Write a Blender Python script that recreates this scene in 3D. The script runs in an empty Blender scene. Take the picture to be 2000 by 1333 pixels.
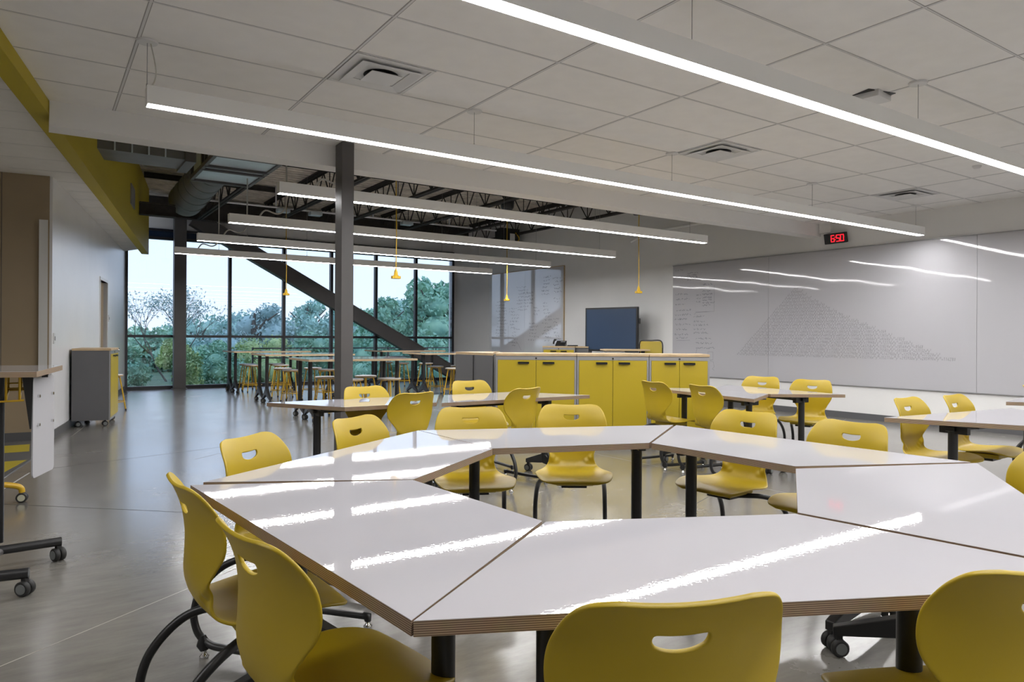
import bpy, bmesh, math, random
from mathutils import Vector, Matrix
random.seed(7)
sc = bpy.context.scene
COL = sc.collection
PI = math.pi
def rad(a): return math.radians(a)

# ------------------------------------------------------------------ materials
def mat(name, col, rough=0.5, metal=0.0, spec=0.5, coat=0.0, emit=None, estr=0.0):
    m = bpy.data.materials.new(name); m.use_nodes = True
    b = m.node_tree.nodes['Principled BSDF']
    b.inputs['Base Color'].default_value = (*col, 1)
    b.inputs['Roughness'].default_value = rough
    b.inputs['Metallic'].default_value = metal
    b.inputs['Specular IOR Level'].default_value = spec
    b.inputs['Coat Weight'].default_value = coat
    if emit:
        b.inputs['Emission Color'].default_value = (*emit, 1)
        b.inputs['Emission Strength'].default_value = estr
    return m
def N(m, t, **kw):
    n = m.node_tree.nodes.new(t)
    for k, v in kw.items():
        if k in n.inputs: n.inputs[k].default_value = v
        else: setattr(n, k, v)
    return n
def L(m, a, b): m.node_tree.links.new(a, b)
def noise_tint(m, col, amt=0.08, scale=3.0, coord='Object', bump=0.0, bscale=40.0, rough=None):
    """procedural tone variation + optional fine bump on a principled material"""
    b = m.node_tree.nodes['Principled BSDF']
    tc = N(m, 'ShaderNodeTexCoord')
    ns = N(m, 'ShaderNodeTexNoise', Scale=scale, Detail=5.0)
    L(m, tc.outputs[coord], ns.inputs['Vector'])
    r = N(m, 'ShaderNodeValToRGB')
    r.color_ramp.elements[0].position = .3; r.color_ramp.elements[1].position = .7
    r.color_ramp.elements[0].color = (*[c*(1-amt) for c in col], 1)
    r.color_ramp.elements[1].color = (*[min(1, c*(1+amt)) for c in col], 1)
    L(m, ns.outputs['Fac'], r.inputs['Fac']); L(m, r.outputs['Color'], b.inputs['Base Color'])
    if bump:
        n2 = N(m, 'ShaderNodeTexNoise', Scale=bscale, Detail=3.0)
        L(m, tc.outputs[coord], n2.inputs['Vector'])
        bp = N(m, 'ShaderNodeBump', Strength=bump, Distance=.01)
        L(m, n2.outputs['Fac'], bp.inputs['Height']); L(m, bp.outputs['Normal'], b.inputs['Normal'])
    if rough:
        mr = N(m, 'ShaderNodeMapRange'); mr.inputs['To Min'].default_value = rough[0]; mr.inputs['To Max'].default_value = rough[1]
        L(m, ns.outputs['Fac'], mr.inputs['Value']); L(m, mr.outputs['Result'], b.inputs['Roughness'])
    return m

M = {}
M['tile'] = noise_tint(mat('ceiling_tile', (.88, .87, .86), .9, spec=.2), (.88, .87, .86), .02, 6, bump=.05, bscale=300)
M['tbar'] = mat('ceiling_tbar', (.70, .70, .71), .5)
M['tbar_shadow'] = mat('ceiling_reveal_shade', (.40, .39, .385), .8)  # shade of the tile gaps, painted as darker strips along the T-bars
M['paint'] = noise_tint(mat('white_wall_paint', (.80, .795, .79), .55), (.80, .795, .79), .015, 2)
M['paintgrey'] = noise_tint(mat('satin_wall_panel', (.78, .78, .80), .30), (.78, .78, .80), .02, 2)
M['tan'] = noise_tint(mat('tan_wall', (.34, .265, .175), .75), (.34, .265, .175), .03, 2)
M['yellow_wall'] = noise_tint(mat('yellow_soffit_paint', (.42, .33, .012), .6), (.42, .33, .012), .02, 2)
M['yellow'] = noise_tint(mat('yellow_plastic', (.43, .305, .010), .42), (.43, .305, .010), .03, 5, bump=.03, bscale=600)
M['yellow_door'] = noise_tint(mat('yellow_laminate', (.43, .32, .014), .38), (.43, .32, .014), .02, 3)
M['yellow_metal'] = mat('yellow_powdercoat', (.62, .38, .02), .35)
M['black'] = mat('black_powdercoat', (.013, .013, .014), .38)
M['rubber'] = mat('black_rubber', (.02, .02, .02), .6)
M['wheel_hub'] = mat('grey_wheel_hub', (.16, .17, .17), .5)
M['wheel_hub_light'] = mat('cream_wheel_hub', (.5, .5, .38), .5)
M['chrome'] = mat('chrome', (.75, .75, .76), .12, 1.0)
M['steel_dark'] = noise_tint(mat('dark_steel_paint', (.085, .08, .08), .45), (.085, .08, .08), .06, 4)
M['joist'] = noise_tint(mat('joist_primer', (.03, .025, .022), .7), (.03, .025, .022), .3, 8)
M['deck'] = noise_tint(mat('sprayed_deck', (.62, .57, .49), .95), (.62, .57, .49), .22, 5, bump=.9, bscale=14)
M['duct'] = noise_tint(mat('galvanised_duct', (.16, .165, .165), .5, .35), (.16, .165, .165), .15, 3)
M['duct_sky_sheen'] = noise_tint(mat('galvanised_sky_sheen', (.60, .68, .74), .35, .4), (.60, .68, .74), .1, 3)  # pale blue base colour carries the reflected sky
M['base'] = mat('grey_vinyl_base', (.10, .10, .105), .5)
M['lampbody'] = mat('white_lamp_housing', (.90, .90, .89), .45)
M['cabgrey'] = noise_tint(mat('grey_cabinet_laminate', (.115, .115, .12), .5), (.115, .115, .12), .03, 4)
M['silver'] = mat('silver_frame', (.33, .33, .34), .4, .5)
M['white'] = mat('white_plastic', (.68, .68, .68), .35)
M['panel'] = mat('pale_grey_panel', (.46, .46, .49), .4)
M['cord'] = mat('yellow_cord', (.62, .38, .01), .45)
M['cordwhite'] = mat('white_cord', (.55, .54, .5), .5)
M['screen'] = mat('screen_sky_reflection', (.03, .06, .12), .22, spec=.6)  # reflected window sky put into the base colour
M['redled'] = mat('red_led', (.5, 0, 0), .5, emit=(1, .015, .03), estr=1.6)
M['ink'] = mat('marker_ink', (.07, .07, .10), .6)
M['ink_light'] = mat('faint_marker_ink', (.20, .185, .20), .6)
M['bark'] = noise_tint(mat('bark', (.10, .09, .08), .9), (.10, .09, .08), .3, 5)
M['mesh_yellow'] = mat('yellow_mesh_fabric', (.40, .31, .05), .8)

# lamp diffuser: the light source itself
m = bpy.data.materials.new('lamp_diffuser'); m.use_nodes = True
m.node_tree.nodes.clear()
e = N(m, 'ShaderNodeEmission'); e.inputs['Color'].default_value = (1, .985, .975, 1); e.inputs['Strength'].default_value = 50.0
o = N(m, 'ShaderNodeOutputMaterial'); L(m, e.outputs[0], o.inputs[0]); M['diffuser'] = m

# polished concrete
m = mat('polished_concrete', (.2, .19, .175), .2, spec=.85, coat=.55)
m.node_tree.nodes['Principled BSDF'].inputs['Coat Roughness'].default_value = .17
b = m.node_tree.nodes['Principled BSDF']
tc = N(m, 'ShaderNodeTexCoord')
n1 = N(m, 'ShaderNodeTexNoise', Scale=.9, Detail=8.0, Roughness=.65); L(m, tc.outputs['Object'], n1.inputs['Vector'])
mp = N(m, 'ShaderNodeMapping'); mp.inputs['Scale'].default_value = (2.2, 9, 1); mp.inputs['Rotation'].default_value = (0, 0, .9)
L(m, tc.outputs['Object'], mp.inputs['Vector'])
n2 = N(m, 'ShaderNodeTexNoise', Scale=1.6, Detail=8.0, Roughness=.7); L(m, mp.outputs[0], n2.inputs['Vector'])
r1 = N(m, 'ShaderNodeValToRGB')
r1.color_ramp.elements[0].position = .37; r1.color_ramp.elements[0].color = (.150, .143, .130, 1)
r1.color_ramp.elements[1].position = .63; r1.color_ramp.elements[1].color = (.25, .238, .215, 1)
mx = N(m, 'ShaderNodeMix', data_type='FLOAT'); mx.inputs[0].default_value = .45
L(m, n1.outputs['Fac'], mx.inputs[2]); L(m, n2.outputs['Fac'], mx.inputs[3]); L(m, mx.outputs[0], r1.inputs['Fac'])
L(m, r1.outputs['Color'], b.inputs['Base Color'])
mr = N(m, 'ShaderNodeMapRange'); mr.inputs['From Min'].default_value = .35; mr.inputs['From Max'].default_value = .7
mr.inputs['To Min'].default_value = .20; mr.inputs['To Max'].default_value = .29
L(m, n1.outputs['Fac'], mr.inputs['Value']); L(m, mr.outputs[0], b.inputs['Roughness'])
bp = N(m, 'ShaderNodeBump', Strength=.02, Distance=.01); L(m, n2.outputs['Fac'], bp.inputs['Height']); L(m, bp.outputs[0], b.inputs['Normal'])
M['concrete'] = m
M['joint'] = mat('concrete_joint', (.33, .31, .27), .7)
M['joint_dark'] = mat('concrete_joint_dark', (.07, .068, .065), .7)

# table laminate (gloss markerboard) : slight waviness smears the lamp reflections
def gloss(name, col, rough, wav, scale, dist):
    m = mat(name, col, rough, spec=.5)
    b = m.node_tree.nodes['Principled BSDF']
    tc = N(m, 'ShaderNodeTexCoord'); ns = N(m, 'ShaderNodeTexNoise', Scale=scale, Detail=1.5)
    L(m, tc.outputs['Object'], ns.inputs['Vector'])
    bp = N(m, 'ShaderNodeBump', Strength=wav, Distance=dist); L(m, ns.outputs['Fac'], bp.inputs['Height']); L(m, bp.outputs[0], b.inputs['Normal'])
    return m
M['laminate'] = gloss('white_gloss_laminate', (.47, .46, .49), .01, .03, 120, .0013)
M['board'] = gloss('whiteboard_surface', (.49, .485, .515), .04, .5, 1.1, .009)

M['board_far_lit'] = gloss('far_whiteboard_lit', (.66, .66, .69), .05, .3, 1.0, .003)  # paler than the near board: missing light and window reflection painted in
M['board_far_lit'].node_tree.nodes['Principled BSDF'].inputs['Coat Weight'].default_value = 1.0
M['board_far_lit'].node_tree.nodes['Principled BSDF'].inputs['Specular IOR Level'].default_value = 1.0
def ply(name, n_layers_scale, c1, c2):
    m = mat(name, c1, .5)
    b = m.node_tree.nodes['Principled BSDF']
    tc = N(m, 'ShaderNodeTexCoord'); sp = N(m, 'ShaderNodeSeparateXYZ'); L(m, tc.outputs['Object'], sp.inputs[0])
    ma = N(m, 'ShaderNodeMath', operation='MULTIPLY'); ma.inputs[1].default_value = n_layers_scale; L(m, sp.outputs['Z'], ma.inputs[0])
    fr = N(m, 'ShaderNodeMath', operation='FRACT'); L(m, ma.outputs[0], fr.inputs[0])
    r = N(m, 'ShaderNodeValToRGB'); r.color_ramp.interpolation = 'LINEAR'
    r.color_ramp.elements[0].position = .42; r.color_ramp.elements[0].color = (*c1, 1)
    r.color_ramp.elements[1].position = .60; r.color_ramp.elements[1].color = (*c2, 1)
    x = r.color_ramp.elements.new(.97); x.color = (*c2, 1)
    L(m, fr.outputs[0], r.inputs[0])
    ns = N(m, 'ShaderNodeTexNoise', Scale=30.0, Detail=3.0); L(m, tc.outputs['Object'], ns.inputs['Vector'])
    mx = N(m, 'ShaderNodeMix', data_type='RGBA', blend_type='MULTIPLY'); mx.inputs[0].default_value = .25
    L(m, r.outputs[0], mx.inputs[6]); L(m, ns.outputs['Color'], mx.inputs[7]); L(m, mx.outputs[2], b.inputs['Base Color'])
    return m
M['ply'] = ply('plywood_edge', 1/.0042, (.46, .34, .225), (.15, .09, .055))
M['wood'] = noise_tint(mat('birch_wood', (.50, .37, .22), .5), (.50, .37, .22), .12, 9)

# window glass: thin clear pane, slight blue tint, fresnel reflections
m = bpy.data.materials.new('window_glass'); m.use_nodes = True; m.node_tree.nodes.clear()
t = N(m, 'ShaderNodeBsdfTransparent'); t.inputs[0].default_value = (.93, .97, .99, 1)
g = N(m, 'ShaderNodeBsdfGlossy'); g.inputs['Roughness'].default_value = .0; g.inputs['Color'].default_value = (.85, .92, 1, 1)
f = N(m, 'ShaderNodeFresnel', IOR=1.52); x = N(m, 'ShaderNodeMixShader'); o = N(m, 'ShaderNodeOutputMaterial')
L(m, f.outputs[0], x.inputs[0]); L(m, t.outputs[0], x.inputs[1]); L(m, g.outputs[0], x.inputs[2]); L(m, x.outputs[0], o.inputs[0])
M['glass'] = m
M['spandrel'] = mat('dark_blue_spandrel_glass', (.02, .035, .07), .1)
M['mullion'] = mat('dark_window_frame', (.014, .014, .02), .4)
def leafmat(name, c1, c2):
    m = mat(name, c1, .8, spec=.2)
    b = m.node_tree.nodes['Principled BSDF']
    tc = N(m, 'ShaderNodeTexCoord'); ns = N(m, 'ShaderNodeTexNoise', Scale=1.6, Detail=6.0); L(m, tc.outputs['Object'], ns.inputs['Vector'])
    r = N(m, 'ShaderNodeValToRGB'); r.color_ramp.elements[0].position = .35; r.color_ramp.elements[0].color = (*c1, 1)
    r.color_ramp.elements[1].position = .65; r.color_ramp.elements[1].color = (*c2, 1)
    L(m, ns.outputs['Fac'], r.inputs[0]); L(m, r.outputs[0], b.inputs['Base Color'])
    return m
M['leaf_far_haze'] = leafmat('hazy_far_foliage', (.30, .50, .47), (.46, .70, .60))  # distance haze painted in as paler, bluer leaves
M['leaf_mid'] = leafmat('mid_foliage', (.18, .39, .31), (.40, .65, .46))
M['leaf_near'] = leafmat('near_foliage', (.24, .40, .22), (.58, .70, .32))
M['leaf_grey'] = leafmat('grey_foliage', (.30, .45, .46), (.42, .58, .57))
M['grass'] = leafmat('meadow_grass', (.06, .12, .08), (.13, .2, .11))

# ------------------------------------------------------------------ mesh helper
class MB:
    def __init__(s): s.v = []; s.f = []; s.m = []; s.sm = []
    def add(s, vs, fs, mi=0, smooth=False):
        o = len(s.v); s.v += [tuple(v) for v in vs]
        for f in fs: s.f.append([o+i for i in f]); s.m.append(mi); s.sm.append(smooth)
        return s
    def box(s, c, d, mi=0, rz=0.0, R=None):
        hx, hy, hz = d[0]/2, d[1]/2, d[2]/2
        R = R or Matrix.Rotation(rz, 3, 'Z'); c = Vector(c)
        vs = [c + R @ Vector((x*hx, y*hy, z*hz)) for x in (-1, 1) for y in (-1, 1) for z in (-1, 1)]
        return s.add(vs, [(0, 1, 3, 2), (4, 6, 7, 5), (0, 4, 5, 1), (2, 3, 7, 6), (0, 2, 6, 4), (1, 5, 7, 3)], mi)
    def bbox(s, x0, x1, y0, y1, z0, z1, mi=0): return s.box(((x0+x1)/2, (y0+y1)/2, (z0+z1)/2), (x1-x0, y1-y0, z1-z0), mi)
    def prism(s, pts, z0, z1, mi=0, mi_side=None, mi_bot=None):
        a = sum(p[0]*q[1]-q[0]*p[1] for p, q in zip(pts, pts[1:]+pts[:1]))
        if a < 0: pts = pts[::-1]
        n = len(pts); vs = [(*p, z0) for p in pts] + [(*p, z1) for p in pts]
        s.add(vs, [tuple(range(n, 2*n))], mi)
        s.add(vs, [tuple(reversed(range(n)))], mi if mi_bot is None else mi_bot)
        s.add(vs, [(i, (i+1) % n, n+(i+1) % n, n+i) for i in range(n)], mi if mi_side is None else mi_side)
        return s
    def quad(s, a, b, c, d, mi=0): return s.add([a, b, c, d], [(0, 1, 2, 3)], mi)
    def tube(s, path, r, seg=10, mi=0, cap=True, smooth=True):
        P = [Vector(p) for p in path]; n = len(P)
        rs = r if isinstance(r, (list, tuple)) else [r]*n
        T = [(P[min(i+1, n-1)]-P[max(i-1, 0)]).normalized() for i in range(n)]
        up = Vector((0, 0, 1)) if abs(T[0].z) < .9 else Vector((1, 0, 0))
        nrm = (up - T[0]*up.dot(T[0])).normalized(); vs = []
        for i in range(n):
            nrm = (nrm - T[i]*nrm.dot(T[i])).normalized(); bi = T[i].cross(nrm)
            for k in range(seg):
                a = 2*PI*k/seg; vs.append(P[i] + (nrm*math.cos(a)+bi*math.sin(a))*rs[i])
        fs = [(i*seg+k, i*seg+(k+1) % seg, (i+1)*seg+(k+1) % seg, (i+1)*seg+k) for i in range(n-1) for k in range(seg)]
        s.add(vs, fs, mi, smooth)
        if cap: s.add(vs, [tuple(range(seg))[::-1], tuple(range((n-1)*seg, n*seg))], mi)
        return s
    def cyl(s, a, b, r, seg=16, mi=0): return s.tube([a, b], r, seg, mi)
    def lathe(s, prof, c=(0, 0, 0), seg=24, mi=0, axis='Z', smooth=True):
        vs = []
        for r, h in prof:
            for k in range(seg):
                a = 2*PI*k/seg; x, y = r*math.cos(a), r*math.sin(a)
                p = (x, y, h) if axis == 'Z' else ((h, x, y) if axis == 'X' else (x, h, y))
                vs.append((c[0]+p[0], c[1]+p[1], c[2]+p[2]))
        n = len(prof)
        fs = [(i*seg+k, i*seg+(k+1) % seg, (i+1)*seg+(k+1) % seg, (i+1)*seg+k) for i in range(n-1) for k in range(seg)]
        s.add(vs, fs, mi, smooth)
        s.add(vs, [tuple(range(seg))[::-1], tuple(range((n-1)*seg, n*seg))], mi)
        return s
    def mesh(s, name, mats):
        me = bpy.data.meshes.new(name); me.from_pydata(s.v, [], s.f); me.update()
        for m_ in (mats if isinstance(mats, (list, tuple)) else [mats]): me.materials.append(m_)
        for p, mi, sm in zip(me.polygons, s.m, s.sm): p.material_index = mi; p.use_smooth = sm
        bm = bmesh.new(); bm.from_mesh(me); bmesh.ops.recalc_face_normals(bm, faces=bm.faces); bm.to_mesh(me); bm.free()
        return me
    def build(s, name, mats, parent=None, loc=(0, 0, 0), rz=0.0, bevel=0):
        ob = bpy.data.objects.new(name, s.mesh(name, mats)); COL.objects.link(ob)
        ob.location = loc; ob.rotation_euler = (0, 0, rz)
        if parent: ob.parent = parent
        if bevel:
            md = ob.modifiers.new('bevel', 'BEVEL'); md.width = bevel; md.segments = 2; md.limit_method = 'ANGLE'; md.angle_limit = .6
        return ob
def tag(o, label=None, cat=None, group=None, kind=None):
    if label: o['label'] = label
    if cat: o['category'] = cat
    if group: o['group'] = group
    if kind: o['kind'] = kind
    return o
def thing(name, label, cat, loc=(0, 0, 0), rz=0.0, group=None):
    o = bpy.data.objects.new(name, None); o.empty_display_size = .1; COL.objects.link(o)
    o.location = loc; o.rotation_euler = (0, 0, rz)
    return tag(o, label, cat, group)
def dup(root, loc=None, rz=None, label=None, group=None):
    def cp(o, par):
        c = o.copy(); COL.objects.link(c)
        if par: c.parent = par
        for ch in list(o.children): cp(ch, c)
        return c
    r = cp(root, None)
    if loc is not None: r.location = loc
    if rz is not None: r.rotation_euler = (0, 0, rz)
    if label: r['label'] = label
    if group: r['group'] = group
    return r
def struct(name, mb, mats, **kw): return tag(mb.build(name, mats, **kw), kind='structure')
def crom(pts, n):
    """catmull-rom resample of tuples"""
    out = []; P = [pts[0]] + list(pts) + [pts[-1]]
    for i in range(1, len(P)-2):
        for k in range(n):
            t = k/n; p0, p1, p2, p3 = P[i-1], P[i], P[i+1], P[i+2]
            out.append(tuple(.5*((2*b)+(-a+c)*t+(2*a-5*b+4*c-d)*t*t+(-a+3*b-3*c+d)*t**3) for a, b, c, d in zip(p0, p1, p2, p3)))
    out.append(tuple(pts[-1])); return out

# ------------------------------------------------------------------ camera (25 mm class lens at 1.255 m)
th = rad(33.899); s_, c_ = math.sin(th), math.cos(th)
fw = Vector((s_, c_, 0)); r0 = Vector((c_, -s_, 0)); rho = .0059
Rv = (r0 + Vector((0, 0, rho))).normalized(); Uv = Rv.cross(fw).normalized()
cam = bpy.data.cameras.new('camera'); co = bpy.data.objects.new('camera', cam); COL.objects.link(co)
mw = Matrix((( Rv.x, Uv.x, -fw.x, 0), (Rv.y, Uv.y, -fw.y, 0), (Rv.z, Uv.z, -fw.z, 1.255), (0, 0, 0, 1)))
co.matrix_world = mw
cam.sensor_width = 36; cam.lens = 1378.3/2000*36; cam.shift_y = -7.0/2000; cam.clip_start = .05; cam.clip_end = 300
sc.camera = co

# ================================================================== SETTING
CZ = 3.15; DZ = 4.5
WDIR = rad(79.5)                                   # run of the left wall
wd = Vector((math.cos(WDIR), math.sin(WDIR), 0)); wn = Vector((math.sin(WDIR), -math.cos(WDIR), 0))  # wn points into the room
LW0 = Vector((.14, 10.1, 0)); LW1 = Vector((1.655, 18.27, 0))
def RX(y): return 10.86-.022*y                      # right wall plane
# floor
mb = MB(); mb.prism([(-6.2, -5.2), (11.1, -5.2), (11.1, 18.36), (-6.2, 18.36)], -.12, 0)
def strip(mb, a, b, w, z, mi):
    a = Vector((*a, z)); b = Vector((*b, z)); n = Vector((-(b-a).y, (b-a).x, 0)).normalized()*w/2
    mb.quad(a+n, b+n, b-n, a-n, mi)
strip(mb, (-3.0, 1.29), (.95, 4.02), .006, .0006, 1)
strip(mb, (-2.5, 8.5), (6.2, .62), .006, .0006, 2)
strip(mb, (-.4, 7.74), (2.6, 8.7), .006, .0006, 2)
strip(mb, (.34, 10.2), (1.75, 17.9), .006, .0006, 1)
strip(mb, (1.32, 7.72), (5.2, 11.0), .005, .0006, 2)
strip(mb, (2.6, 8.7), (10.2, 11.0), .006, .0006, 2)
strip(mb, (5.2, -2), (5.0, 6.4), .006, .0006, 1)
strip(mb, (.8, -3), (3.9, 1.0), .005, .0006, 2)
strip(mb, (4.0, 3.6), (10.6, 6.3), .006, .0006, 2)
struct('floor', mb, [M['concrete'], M['joint'], M['joint_dark']])
# shaping of the near rooms : walls
mb = MB(); mb.prism([(RX(-5.2), -5.2), (RX(16.76), 16.76), (RX(16.76)+.2, 16.9), (RX(-5.2)+.2, -5.2)], 0, DZ+.1)
struct('wall_right', mb, [M['paint']])
mb = MB(); mb.prism([(RX(16.76), 16.76), (10.16, 18.22), (10.16, 18.5), (10.75, 18.5), (10.75, 16.85)], 0, DZ+.1)
struct('wall_right_return', mb, [M['paint']])
def left_poly(off0, off1, t0=0, t1=None):
    a = LW0+wd*t0; b_ = LW1 if t1 is None else LW0+wd*t1
    return [tuple((a+wn*off1)[:2]), tuple((b_+wn*off1)[:2]), tuple((b_+wn*off0)[:2]), tuple((a+wn*off0)[:2])]
# left wall with the door opening (t = 4.12 .. 5.1 along it)
DT0, DT1, DH = 4.13, 5.08, 2.22
mb = MB()
mb.prism(left_poly(-.15, 0, 0, DT0), 0, CZ+.02); mb.prism(left_poly(-.15, 0, DT1, None), 0, CZ+.02); mb.prism(left_poly(-.15, 0, DT0, DT1), DH, CZ+.02)
struct('wall_left', mb, [M['paintgrey']])
mb = MB()
mb.prism(left_poly(-.12, .012, DT0-.05, DT0), 0, DH+.05); mb.prism(left_poly(-.12, .012, DT1, DT1+.05), 0, DH+.05); mb.prism(left_poly(-.12, .012, DT0, DT1), DH, DH+.05)
d1 = struct('door_1', mb, [M['white']])
mb = MB(); mb.prism(left_poly(-.11, -.06, DT0, DT1), .01, DH); lf = mb.build('door_leaf', M['tan'], d1); lf['label'] = 'tan recessed door leaf'
mb = MB(); mb.prism(left_poly(0, .012, .02, 4.07), 0, .1); mb.prism(left_poly(0, .012, 5.14, 8.28), 0, .1)
struct('baseboard_left', mb, [M['base']])
# tan wall facing the camera, left of the white wall
TD = rad(173); tdv = Vector((math.cos(TD), math.sin(TD), 0)); tn = Vector((-math.sin(TD)*-1, math.cos(TD), 0))
ta = Vector((.11, 10.09, 0)); tb = ta+tdv*6.3
mb = MB(); mb.prism([tuple(ta[:2]), tuple(tb[:2]), (tb.x, tb.y+.2), (ta.x-.02, ta.y+.2)], 0, CZ+.02)
for d in (.47,): 
    p = ta+tdv*d; mb.box((p.x, p.y-.001, 1.6), (.006, .006, 3.1), 1)
struct('wall_tan', mb, [M['tan'], M['steel_dark']])
mb = MB(); p0 = ta+tdv*.02; p1 = ta+tdv*6.2
mb.prism([(p0.x, p0.y-.012), (p1.x, p1.y-.012), (p1.x, p1.y), (p0.x, p0.y)], 0, .1)
struct('baseboard_tan', mb, [M['base']])
# white door-height panels standing against the tan wall
for k, (d0, d1_, h) in enumerate(((.015, .105, 2.62), (.52, 1.6, 2.30))):
    a = ta+tdv*d0; b_ = ta+tdv*d1_
    mb = MB(); mb.prism([(a.x, a.y-.045), (b_.x, b_.y-.045), (b_.x, b_.y-.012), (a.x, a.y-.012)], 0.0, h)
    struct('trim_%d' % (k+1), mb, [M['white']])
# behind the camera
mb = MB(); mb.bbox(-6.2, 11.1, -5.2, -5.05, 0, CZ+.02); struct('wall_back', mb, [M['paint']])
mb = MB(); mb.bbox(-6.35, -6.15, -5.2, 11, 0, CZ+.02); struct('wall_far_left', mb, [M['paint']])
mb = MB(); mb.prism([(RX(-5)-.012, -5), (RX(16.7)-.012, 16.7), (RX(16.7), 16.7), (RX(-5), -5)], 0, .1)
struct('baseboard_right', mb, [M['base']])
# soffit plane (right face) : passes (.027,6.62) along WDIR
S0 = Vector((.027, 6.62, 0))
def sx(y): return S0.x+(y-S0.y)*wd.x/wd.y
SEND = 17.36
# ceiling : main tiles (near room)
X0, Y0 = .5233, 5.078
mb = MB(); mb.prism([(sx(-5.2), -5.2), (11.0, -5.2), (11.0, 6.84), (sx(6.84), 6.84)], CZ, CZ+.05)
def inset_line(mb, a, b, w, z, mi, h=.004):
    a = Vector((*a, 0)); b = Vector((*b, 0)); n = Vector((-(b-a).y, (b-a).x, 0)).normalized()*w/2
    mb.prism([tuple((a+n)[:2]), tuple((b+n)[:2]), tuple((b-n)[:2]), tuple((a-n)[:2])], z-h, z+.001, mi)
for k in range(0, 9):
    x = X0+1.2192*k
    inset_line(mb, (x, max(-5.2, -5)), (x, 6.83), .026, CZ, 2, .001); inset_line(mb, (x, -5), (x, 6.83), .014, CZ, 1, .003)
for j in range(-16, 3):
    y = Y0+.6096*j
    inset_line(mb, (sx(y), y), (RX(y), y), .018, CZ, 2, .001); inset_line(mb, (sx(y), y), (RX(y), y), .009, CZ, 1, .0025)
struct('ceiling', mb, [M['tile'], M['tbar'], M['tbar_shadow']])
# left low ceiling, tiles square to the angled wall
mb = MB(); e0 = Vector((sx(-5.2)-.14, -5.2, 0))
mb.prism([(-6.3, -5.2), (sx(-5.2)-.14, -5.2), (sx(SEND)-.14, SEND), (1.5, 18.4), (.02, 10.3), (-6.3, 11.2)], CZ, CZ+.05)
for t in [3.1-.61*i for i in range(-17, 14)]:
    a = S0+wd*t-wn*.15; b_ = a-wn*5.5
    if a.y < 17.4:
        if a.y > 8.6: b_ = a-wn*.75
        inset_line(mb, tuple(a[:2]), tuple(b_[:2]), .012, CZ, 1, .002)
a = S0-wd*12-wn*1.05; b_ = S0+wd*3.2-wn*1.05
inset_line(mb, tuple(a[:2]), tuple(b_[:2]), .02, CZ, 1, .002)
struct('ceiling_left', mb, [M['tile'], M['tbar']])
# yellow soffit
def spoly(o0, o1, y0, y1): return [(sx(y0)-o0, y0), (sx(y1)-o0, y1), (sx(y1)-o1, y1), (sx(y0)-o1, y0)]
mb = MB(); mb.prism(spoly(.14, 0, -5.1, SEND), 3.035, CZ+.05); mb.prism(spoly(.10, 0, 6.86, SEND), CZ+.04, DZ)
struct('soffit_yellow', mb, [M['yellow_wall']])
# white bulkhead beam between tile ceiling and open structure
mb = MB(); mb.bbox(sx(6.84)+.0, RX(6.9), 6.82, 7.05, 2.945, DZ)
mb.prism([(RX(6.5)-.06, 6.62), (RX(6.5), 6.62), (RX(6.5), 6.82), (RX(6.5)-.06, 6.82)], 2.99, CZ)
struct('bulkhead_beam', mb, [M['paint']])
# roof deck : ribbed and sprayed
mb = MB(); mb.bbox(-.3, 11.0, 7.0, 18.5, DZ, DZ+.1)
y = 7.2
while y < 18.2:
    mb.bbox(-.2, 10.8, y, y+.09, DZ-.035, DZ+.01); y += .19
struct('ceiling_deck', mb, [M['deck']])
# wall over the windows and the window wall
WY = 18.24
mb = MB(); mb.bbox(-.2, 10.7, WY+.02, WY+.22, 3.74, DZ+.1); struct('wall_window_head', mb, [M['paint']])
mb = MB(); mb.bbox(1.3, 10.7, WY-.04, WY+.1, -.12, .0); struct('window_sill_curb', mb, [M['steel_dark']])
mul = [1.66, 2.78, 3.905, 5.216, 6.466, 7.726, 8.939, 10.13]
for i in range(7):
    a, b_ = mul[i], mul[i+1]
    mb = MB()
    mb.bbox(a-.035, a+.035, WY-.05, WY+.07, 0, 3.74)
    if i == 6: mb.bbox(b_-.03, b_+.05, WY-.05, WY+.07, 0, 3.74)
    mb.bbox(a+.035, b_-.035, WY-.05, WY+.07, 0, .075); mb.bbox(a+.035, b_-.035, WY-.05, WY+.07, 1.205, 1.265)
    mb.bbox(a+.035, b_-.035, WY-.05, WY+.07, 3.49, 3.55); mb.bbox(a+.035, b_-.035, WY-.05, WY+.07, 3.69, 3.74)
    w = struct('window_%d' % (i+1), mb, [M['mullion']])
    g = MB(); g.bbox(a+.035, b_-.035, WY+.005, WY+.012, .075, 1.205).build('lower_pane', M['glass'], w)
    g = MB(); g.bbox(a+.035, b_-.035, WY+.005, WY+.012, 1.265, 3.49).build('upper_pane', M['glass'], w)
    g = MB(); sp = g.bbox(a+.035, b_-.035, WY+.005, WY+.012, 3.55, 3.69).build('spandrel_pane', M['spandrel'], w); sp['label'] = 'dark blue spandrel glass'

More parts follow.
